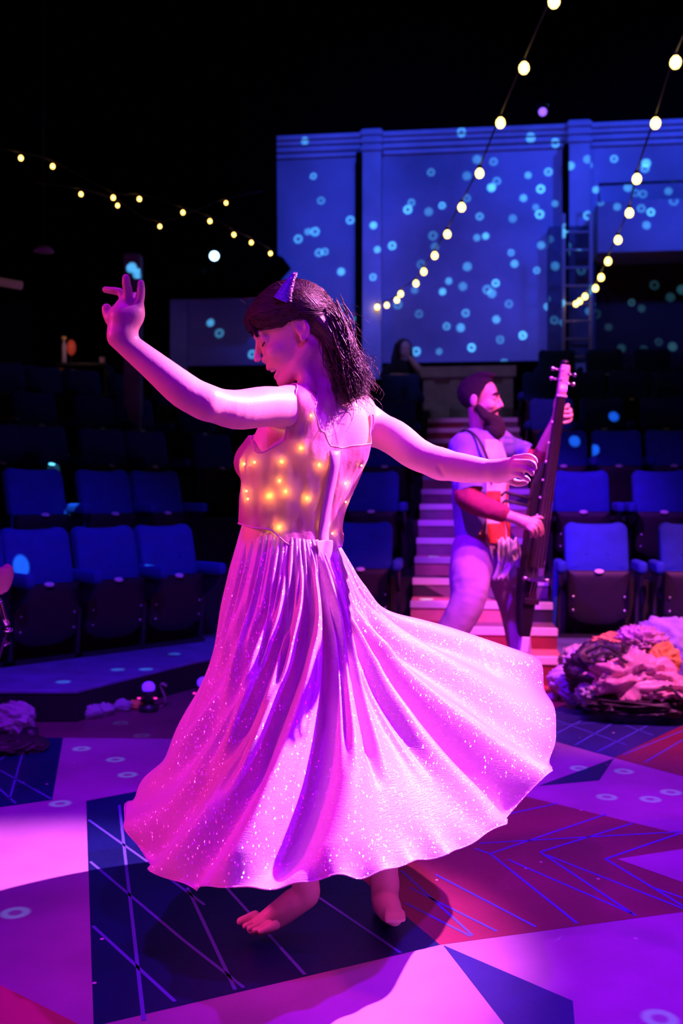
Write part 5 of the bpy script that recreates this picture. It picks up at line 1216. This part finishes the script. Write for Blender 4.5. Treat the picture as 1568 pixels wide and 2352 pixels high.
M_COAT = mat('coat_dark', (0.03, 0.014, 0.03), 0.5, var=0.5, vscale=8); M_TULLE = mat('tulle_white', (0.55, 0.50, 0.66), 0.8, var=0.1, vscale=6, trans=0.25); M_MAUVE = mat('ruffle_mauve', (0.55, 0.32, 0.40), 0.7, var=0.35, vscale=14)
M_VIO = mat('cloth_violet', (0.26, 0.16, 0.62), 0.7, var=0.3, vscale=8)
HG = 'heap of clothes beside the steps'
crumple('crumpled_cloth', at(1532, 1490, 5.45), (0.20, 0.18, 0.17), M_TULLE, 1, 'large puff of white tulle at the back of the heap', 'cloth', HG, 0.25, 1.5, rest=0.02)
crumple('crumpled_coat', at(1388, 1545, 5.15), (0.20, 0.16, 0.15), M_COAT, 2, 'dark shiny bundled coat on the left of the heap', 'coat', HG, 0.4, 1.8)
crumple('crumpled_cloth', at(1452, 1560, 5.0), (0.20, 0.15, 0.13), M_SATIN, 3, 'pink satin garment with deep folds lying across the heap', 'cloth', HG, 0.55, 1.5, (1.4, 1, 0.7), rest=0.05)
crumple('crumpled_cloth', at(1410, 1482, 5.3), (0.12, 0.10, 0.06), M_ORANGE, 4, 'orange cloth at the top left of the heap', 'cloth', HG, 0.5, 1.6, rest=0.16)
crumple('crumpled_cloth', at(1525, 1518, 5.05), (0.07, 0.06, 0.085), M_ORANGE, 5, 'smaller orange cloth on the right of the heap', 'cloth', HG, 0.5, 1.4, rest=0.12)
crumple('crumpled_cloth', at(1470, 1478, 5.25), (0.13, 0.11, 0.08), M_MAUVE, 6, 'mauve ruffled fabric on top of the heap', 'cloth', HG, 0.7, 3.0, rest=0.14)
crumple('crumpled_cloth', at(1545, 1590, 4.95), (0.17, 0.14, 0.07), M_SATIN, 7, 'flattened pink cloth at the right front of the heap', 'cloth', HG, 0.6, 1.7)
crumple('crumpled_cloth', at(1500, 1618, 4.92), (0.30, 0.13, 0.05), M_COAT, 8, 'low dark garment spread under the front of the heap', 'cloth', HG, 0.5, 2.0)
crumple('crumpled_cloth', at(1322, 1525, 5.5), (0.09, 0.09, 0.10), M_TULLE, 9, 'white tulle rising behind the left end of the heap', 'cloth', HG, 0.35, 1.6)
crumple('crumpled_cloth', at(1298, 1562, 5.35), (0.09, 0.08, 0.07), M_TULLE, 10, 'pale lilac bundle at the far left of the heap', 'cloth', HG, 0.4, 2.0)
crumple('crumpled_cloth', at(1322, 1584, 5.2), (0.08, 0.08, 0.07), M_VIO, 11, 'violet cloth lying in front of the pale lilac bundle', 'cloth', HG, 0.45, 2.0)
crumple('crumpled_cloth', at(1362, 1594, 5.05), (0.085, 0.07, 0.07), M_TULLE, 12, 'pale crumpled cloth below the dark bundled coat', 'cloth', HG, 0.5, 2.0)
crumple('crumpled_cloth', at(1560, 1550, 5.2), (0.10, 0.1, 0.12), M_VIO, 13, 'violet and white cloth at the right frame edge of the heap', 'cloth', HG, 0.5, 1.7)
for k_, pts in enumerate(([(1345, 1500, 5.0), (1385, 1484, 4.98), (1425, 1505, 4.97), (1455, 1530, 4.92), (1440, 1540, 4.9)], [(1350, 1512, 4.96), (1400, 1500, 4.95), (1440, 1522, 4.9)], [(1500, 1590, 4.8), (1535, 1580, 4.8), (1560, 1600, 4.78), (1580, 1625, 4.78)])):
    b = MB(); b.tube(catmull([at(*p) for p in pts], 8), 0.014, 8, flat=0.5); o = b.build('strap', M_STRAP); c0 = at(*pts[0])
    tag(o, ['upper black strap curving over the dark coat in the heap', 'lower black strap lying on the dark coat in the heap', 'black strap curving over the flattened pink cloth'][k_], 'strap', HG)
R2 = random.Random(5)
for i in range(22):
    px, py = R2.uniform(1262, 1470), R2.uniform(1592, 1632)
    if px < 1330: py = R2.uniform(1570, 1612)
    q = fl(px, py); s_ = R2.uniform(0.016, 0.042); m = R2.choice((M_TULLE, M_TULLE, M_SATIN, M_VIO, M_MAUVE))
    crumple('paper_scrap', (q.x, q.y, s_*0.5), (s_, s_*0.8, s_*0.7), m, 20+i, 'small crumpled scrap on the floor in front of the clothes heap', 'paper scrap', 'scraps before the heap', 0.6, 2.0, nu=20, nv=12)
# left side: scraps against the deck
for i, (px, py, s_, m, lb) in enumerate(((205, 1648, 0.055, M_TULLE, 'flat lilac paper scrap against the deck, leftmost'), (232, 1642, 0.05, M_TULLE, 'lilac paper scrap between the flat one and the round one'), (277, 1632, 0.045, M_TULLE, 'round lilac paper ball against the deck'), (308, 1628, 0.035, M_ORANGE, 'small orange scrap beside the lilac ball'))):
    q = fl(px, py); crumple('paper_scrap', (q.x, q.y, s_*0.5), (s_*1.3, s_, s_*0.75), m, 50+i, lb, 'paper scrap', 'scraps against the left deck', 0.5, 2.0, nu=28, nv=18)
crumple('crumpled_cloth', at(28, 1655, 4.5), (0.10, 0.09, 0.075), M_TULLE, 60, 'white crumpled cloth with dark spots at the left edge of the floor', 'cloth', None, 0.45, 1.6, rest=0.035)
q = fl(70, 1712); o = empty('black_cup', (q.x, q.y, 0)); tag(o, 'small black pot beside the white crumpled cloth', 'pot')
b = MB(); b.lathe([(0.030, 0), (0.034, 0.004), (0.036, 0.075), (0.032, 0.075), (0.030, 0.01), (0.001, 0.01)], 18); b.build('cup_wall', M_FRAME, o)
q = fl(20, 1722); crumple('crumpled_cloth', (q.x, q.y, 0.02), (0.16, 0.11, 0.04), M_COAT, 61, 'flat dark garment under the white crumpled cloth', 'cloth', None, 0.4, 1.8)
# small floor lamps at the foot of the deck
def uplight(px, py, label, es):
    q = fl(px, py); o = empty('floor_lamp', (q.x, q.y, 0)); tag(o, label, 'floor light', 'floor lights at the deck')
    b = MB(); b.lathe([(0.045, 0), (0.05, 0.004), (0.05, 0.03), (0.03, 0.035), (0.03, 0.05), (0.04, 0.055), (0.04, 0.10), (0.036, 0.11), (0.034, 0.10)], 18); b.build('lamp_base', M_FRAME, o)
    b = MB(); b.ball((0, 0, 0.125), (0.034, 0.034, 0.03), 14, 10); b.build('lamp_globe', mat('globe_violet', (0.4, 0.2, 1), 0.3, emit=(0.10, 0.01, 1.0), estr=1.5), o)
    for sx in (-1, 1): b = MB(); b.box((sx*0.042, -0.035, 0.075), (0.016, 0.006, 0.008)); b.build('indicator', mat('indicator_pink', (1, 0.1, 0.5), 0.3, emit=(1, 0.02, 0.4), estr=1.5), o, smooth=False)
uplight(341, 1634, 'small black floor light with a violet globe on the floor left of the skirt', 1)
uplight(467, 1622, 'small black floor light with a violet globe half behind the skirt', 1)
b = MB(); c0 = fl(366, 1625); b.grid([[c0+Vector((0.03*i/11+0.02*math.sin(i*0.6), 0.05*j, 0.004+0.12*math.sin(PI*i/11*0.62)**2)) for j in (0, 1)] for i in range(12)]); o = b.build('ribbon', M_MAUVE); tag(o, 'curled mauve ribbon standing beside the violet floor light', 'ribbon'); so = o.modifiers.new('s', 'SOLIDIFY'); so.thickness = 0.002
# chrome stand and padded head at the left edge
sd_ = empty('percussion_stand', (at(4, 1480, 3.6).x, 3.6, 0)); tag(sd_, 'chrome stand with a rounded pink pad at the left frame edge', 'stand')
SY = 3.6
b = MB(); b.tube(catmull([at(-6, 1362, SY), at(-2, 1352, SY), at(4, 1338, SY), at(10, 1318, SY), at(12, 1303, SY), at(10, 1298, SY)], 5), [0.014, 0.018, 0.02, 0.022, 0.025, 0.03, 0.031, 0.032, 0.033, 0.033, 0.034, 0.034, 0.034, 0.034, 0.034, 0.033, 0.032, 0.030, 0.028, 0.027, 0.026, 0.02, 0.016, 0.012, 0.006, 0.002][:26], 16); b.build('padded_head', mat('pad_pink', (0.70, 0.40, 0.46), 0.7, var=0.1), sd_, world=True)
b = MB(); b.tube([at(-10, 1372, SY), at(0, 1384, SY), at(10, 1420, SY), at(17, 1438, SY)], [0.012, 0.011, 0.010, 0.012], 12); b.build('tube', M_CHROME, sd_, world=True)
b = MB(); b.lathe([(0.010, 0), (0.018, 0.003), (0.018, 0.014), (0.010, 0.018)], 14, Matrix.Translation(at(18, 1452, SY))); b.build('clamp', M_CHROME, sd_, world=True)
b = MB(); b.tube([at(18, 1442, SY), at(-60, 1700, SY-.05)], 0.006, 8); b.build('rod', M_FRAME, sd_, world=True)
b = MB(); b.tube([at(8, 1472, SY), at(22, 1476, SY), at(2, 1486, SY)], 0.007, 8); b.build('wing_nut', M_CHROME, sd_, world=True)
f0 = at(-60, 1700, SY-.05)
for a_ in (1.6, 3.2, 4.6): b = MB(); b.tube([f0+Vector((0, 0, 0.12)), Vector((f0.x+0.2*math.cos(a_), f0.y+0.2*math.sin(a_), 0.008))], 0.008, 8); b.build('leg', M_FRAME, sd_, world=True)
# ------------------------------------------------------------------ control desk at the back left
DY = 11.6; dz = Zp(838, DY); dk = empty('control_desk', (X(195, DY), DY, 1.7)); tag(dk, 'dark control desk with a brown edge at the back left', 'desk')
b = MB(); b.box((X(195, DY), DY, dz-0.02), (0.56, 0.4, 0.04)); b.build('desk_top', M_FRAME, dk, world=True, smooth=False, bevel=0.005)
b = MB(); b.box((X(163, DY), DY-0.2, dz-0.085), (0.26, 0.02, 0.03), Matrix.Rotation(0.08, 3, 'Y')); b.build('desk_edge', mat('wood_brown', (0.30, 0.12, 0.05), 0.5, var=0.3), dk, world=True, smooth=False)
for x in (138, 250): b = MB(); b.box((X(x, DY), DY, (dz+1.6)/2-0.02), (0.04, 0.36, dz-1.64)); b.build('leg', M_FRAME, dk, world=True, smooth=False)
def small(name, px, py, prof, m, label, cat):
    o = empty(name, (X(px, DY), DY-0.08, dz)); tag(o, label, cat); b = MB(); b.lathe(prof, 16); return o, b
o, b = small('desk_lamp', 168, 838, [(0.04, 0), (0.04, 0.012), (0.01, 0.02), (0.01, 0.09)], None, 'desk lamp with a dull red globe standing on the control desk', 'lamp'); b.build('lamp_base', M_FRAME, o)
b = MB(); b.ball((0.0, 0, 0.19), (0.052, 0.052, 0.09), 16, 10); b.build('lamp_globe', mat('globe_red', (0.5, 0.06, 0.03), 0.4, emit=(0.5, 0.05, 0.03), estr=0.3), o)
l = bpy.data.lights.new('desk_fill', 'POINT'); l.energy = 1.2; l.color = (1, 0.5, 0.45); l.shadow_soft_size = 0.03; lo = bpy.data.objects.new('desk_fill', l); COL.objects.link(lo); lo.location = (X(190, DY), DY-0.5, dz+0.25)  # added point lamp before the desk, brightens the things on it
o, b = small('bottle', 156, 838, [(0.025, 0), (0.027, 0.01), (0.027, 0.2), (0.014, 0.24), (0.014, 0.275)], None, 'pale bottle with a yellow cap on the control desk', 'bottle'); o.location.y -= 0.08; b.build('bottle_body', mat('bottle_pale', (0.5, 0.4, 0.6), 0.3), o)
b = MB(); b.lathe([(0.030, 0.276), (0.030, 0.30), (0.028, 0.305)], 14); b.build('bottle_cap', mat('cap_yellow', (0.9, 0.7, 0.2), 0.4), o)
o, b = small('cup', 239, 838, [(0.05, 0), (0.055, 0.006), (0.03, 0.012), (0.036, 0.075), (0.03, 0.075), (0.02, 0.015)], None, 'pinkish cup on a saucer at the right end of the control desk', 'cup'); b.build('cup_bowl', mat('cup_pink', (0.6, 0.35, 0.4), 0.4), o)
p = at(197, 866, DY-0.3); b = MB(); b.box((0, 0, 0), (0.03, 0.01, 0.085)); b.build('name_tag', mat('tag_yellow', (0.8, 0.65, 0.2), 0.5), dk, smooth=False, bevel=0.002, loc=p-dk.location)
p = at(122, 880, DY-0.3); b = MB(); b.ball((0, 0, 0), (0.018, 0.01, 0.026), 10, 8); b.build('indicator_light', mat('amber', (1, 0.3, 0.02), 0.4, emit=(0.9, 0.25, 0.02), estr=0.7), dk, loc=p-dk.location)
b = MB()
for x0, x1, py in ((-30, 41, 960), (-40, 74, 988), (130, 158, 1044)): q0, q1 = at(x0, py, 8.6), at(x1, py+3, 8.6); b.box((q0+q1)/2, (q1.x-q0.x, 0.05, 0.025))
struct(b.build('trim_6', M_NOSE, smooth=False, bevel=0.003), 'pale nosings of the side aisle steps at far left')
b = MB(); q0, q1 = at(-40, 640, 8.0), at(50, 656, 8.0); b.tube([q0, q1], 0.035, 8); struct(b.build('trim_7', mat('rail_pink_glow', (0.5, 0.3, 0.34), 0.6, emit=(0.25, 0.1, 0.12), estr=0.12)), 'dull pink rail end at the far left')  # faint glow put into the rail's colour in place of light falling on it

# ------------------------------------------------------------------ mirror-dot projector: one lamp whose pattern is a scatter of beams
LP = Vector((0.25, 2.9, 5.9))
pl_ = bpy.data.lights.new('dot_projector', 'POINT'); pl_.energy = 1.0; pl_.shadow_soft_size = 0.004; pl_.use_nodes = True
po = bpy.data.objects.new('dot_projector', pl_); COL.objects.link(po); po.location = LP
def beams(specs, col, power):
    nt = pl_.node_tree; L = nt.links.new; tc = nt.nodes.new('ShaderNodeTexCoord'); tot = None
    for P, rad, st_, ring in specs:
        d = (Vector(P)-LP); r = rad/d.length; d.normalize()
        dp = nt.nodes.new('ShaderNodeVectorMath'); dp.operation = 'DOT_PRODUCT'; dp.inputs[1].default_value = d; L(tc.outputs['Normal'], dp.inputs[0])
        mr_ = nt.nodes.new('ShaderNodeMapRange'); mr_.interpolation_type = 'SMOOTHSTEP'
        mr_.inputs[1].default_value = math.cos(r*1.18); mr_.inputs[2].default_value = math.cos(r*0.80); mr_.inputs[3].default_value = 0; mr_.inputs[4].default_value = st_
        L(dp.outputs['Value'], mr_.inputs[0]); out = mr_.outputs[0]
        if ring:
            m2 = nt.nodes.new('ShaderNodeMapRange'); m2.interpolation_type = 'SMOOTHSTEP'; m2.inputs[1].default_value = math.cos(r*0.62); m2.inputs[2].default_value = math.cos(r*0.32); m2.inputs[4].default_value = -0.9*st_
            L(dp.outputs['Value'], m2.inputs[0]); a_ = nt.nodes.new('ShaderNodeMath'); a_.operation = 'ADD'; L(out, a_.inputs[0]); L(m2.outputs[0], a_.inputs[1]); out = a_.outputs[0]
        if tot is None: tot = out
        else: a_ = nt.nodes.new('ShaderNodeMath'); a_.operation = 'ADD'; L(tot, a_.inputs[0]); L(out, a_.inputs[1]); tot = a_.outputs[0]
    em = nt.nodes['Emission']; em.inputs[0].default_value = (*col, 1); L(tot, em.inputs[1]); pl_.energy = power
c6 = [(387,808),(555,825),(603,748),(680,758),(670,880),(695,850),(842,822),(937,806),(901,886),(820,929),(555,930),(439,964),(376,993),(278,983),(295,950),(615,1015),(770,1025),(896,1005),(878,972),(968,955),(396,1105),(405,1157),(602,1115),(643,1107),(205,1152),(116,1086),(134,1200),(114,1330),(44,1494),(340,1240),(557,1250),(778,1237),(762,1185),(903,1150),(948,1157),(882,1268),(972,1283),(536,1343),(690,1328),(650,1358),(672,1376),(441,1368),(310,1360),(470,1318),(752,1425),(932,1438),(231,1428),(331,1472),(549,1468),(693,1498),(460,1530),(526,1537),(711,1593),(817,1573),(577,1630),(318,1648),(425,1648),(968,1538),(530,1735),(730,1705),(855,660),(970,680),(530,640),(8,1032),(1043,806),(1124,775),(1245,745),(1395,766),(1390,790),(1310,880),(1345,905),(1380,910),(1500,897),(1412,977),(1540,970),(1480,1028),(1492,997),(1275,1082),(1195,1060),(1160,890),(1345,1030),(1436,1108),(1390,1090),(1415,1170),(1545,1055),(1095,1308),(1435,1343),(1328,1425),(1375,1453),(1510,1400),(1563,1365),(1162,1478),(1131,1500),(1010,1550),(1220,1540),(1280,1640),(1385,1643),(1455,1610),(1520,1632),(1273,1678),(1380,1757),(1125,1040),(1030,1190),(1022,1220),(1390,1810)]
c1 = [(1410,205),(1445,315),(1217,420),(1385,455),(1418,455),(1342,488),(1435,550),(1462,545),(1272,630),(1198,662),(1535,635),(1525,803),(897,763),(935,750),(947,865),(987,912),(1135,1007),(1370,65)]
bright = {(670,880),(901,886),(439,964),(278,983),(896,1005),(643,1107),(205,1152),(690,1328),(441,1368),(817,1573),(577,1630),(318,1648),(1395,766),(1480,1028),(1436,1108),(1520,1632),(1563,1365),(1328,1425)}
specs = []; RD = random.Random(9)
for i, c in enumerate(c6+c1):
    px, py = (800+c[0]*.4898, c[1]*.4898) if i < len(c6) else (c[0]*.5102, 300+c[1]*.5102)
    specs.append((on_v(px, WV)*1.0+Vector((0, 0, EYE-(py-HZ)*on_v(px, WV).y/F)), 0.052*RD.uniform(0.8, 1.12), 2.6 if c in bright else RD.uniform(0.7, 1.7), RD.random() < 0.4))
for px, py, Y in ((302, 615, 9.52), (316, 628, 9.52), (175, 1130, 6.75), (50, 1295, 5.6), (350, 1297, 6.15), (290, 972, 8.7), (249, 1036, 7.8), (137, 1020, 7.6), (1320, 1022, 8.6), (1365, 1048, 8.6), (1410, 965, 9.5), (1170, 1390, 6.4), (995, 1255, 7.2), (985, 1155, 7.8), (979, 1335, 6.6), (720, 1090, 7), (1045, 930, 10.5)):
    specs.append((at(px, py, Y), 0.045, 1.5, False))
for px, py in ((187,1720),(265,1745),(293,1780),(138,1846),(35,2097),(277,1661),(325,1690),(1393,1831),(1493,1836),(1432,1772),(1330,1765),(1250,2147),(1145,2015),(1540,1820),(1515,2340)):
    specs.append((fl(px, py), 0.037, 0.22, True))
for px, py in ((145,1566),(270,1538),(335,1537),(400,1502)): specs.append((fl(px, py, 0.16), 0.036, 0.36, False))
beams(specs, (0.10, 0.62, 1.0), 4000)
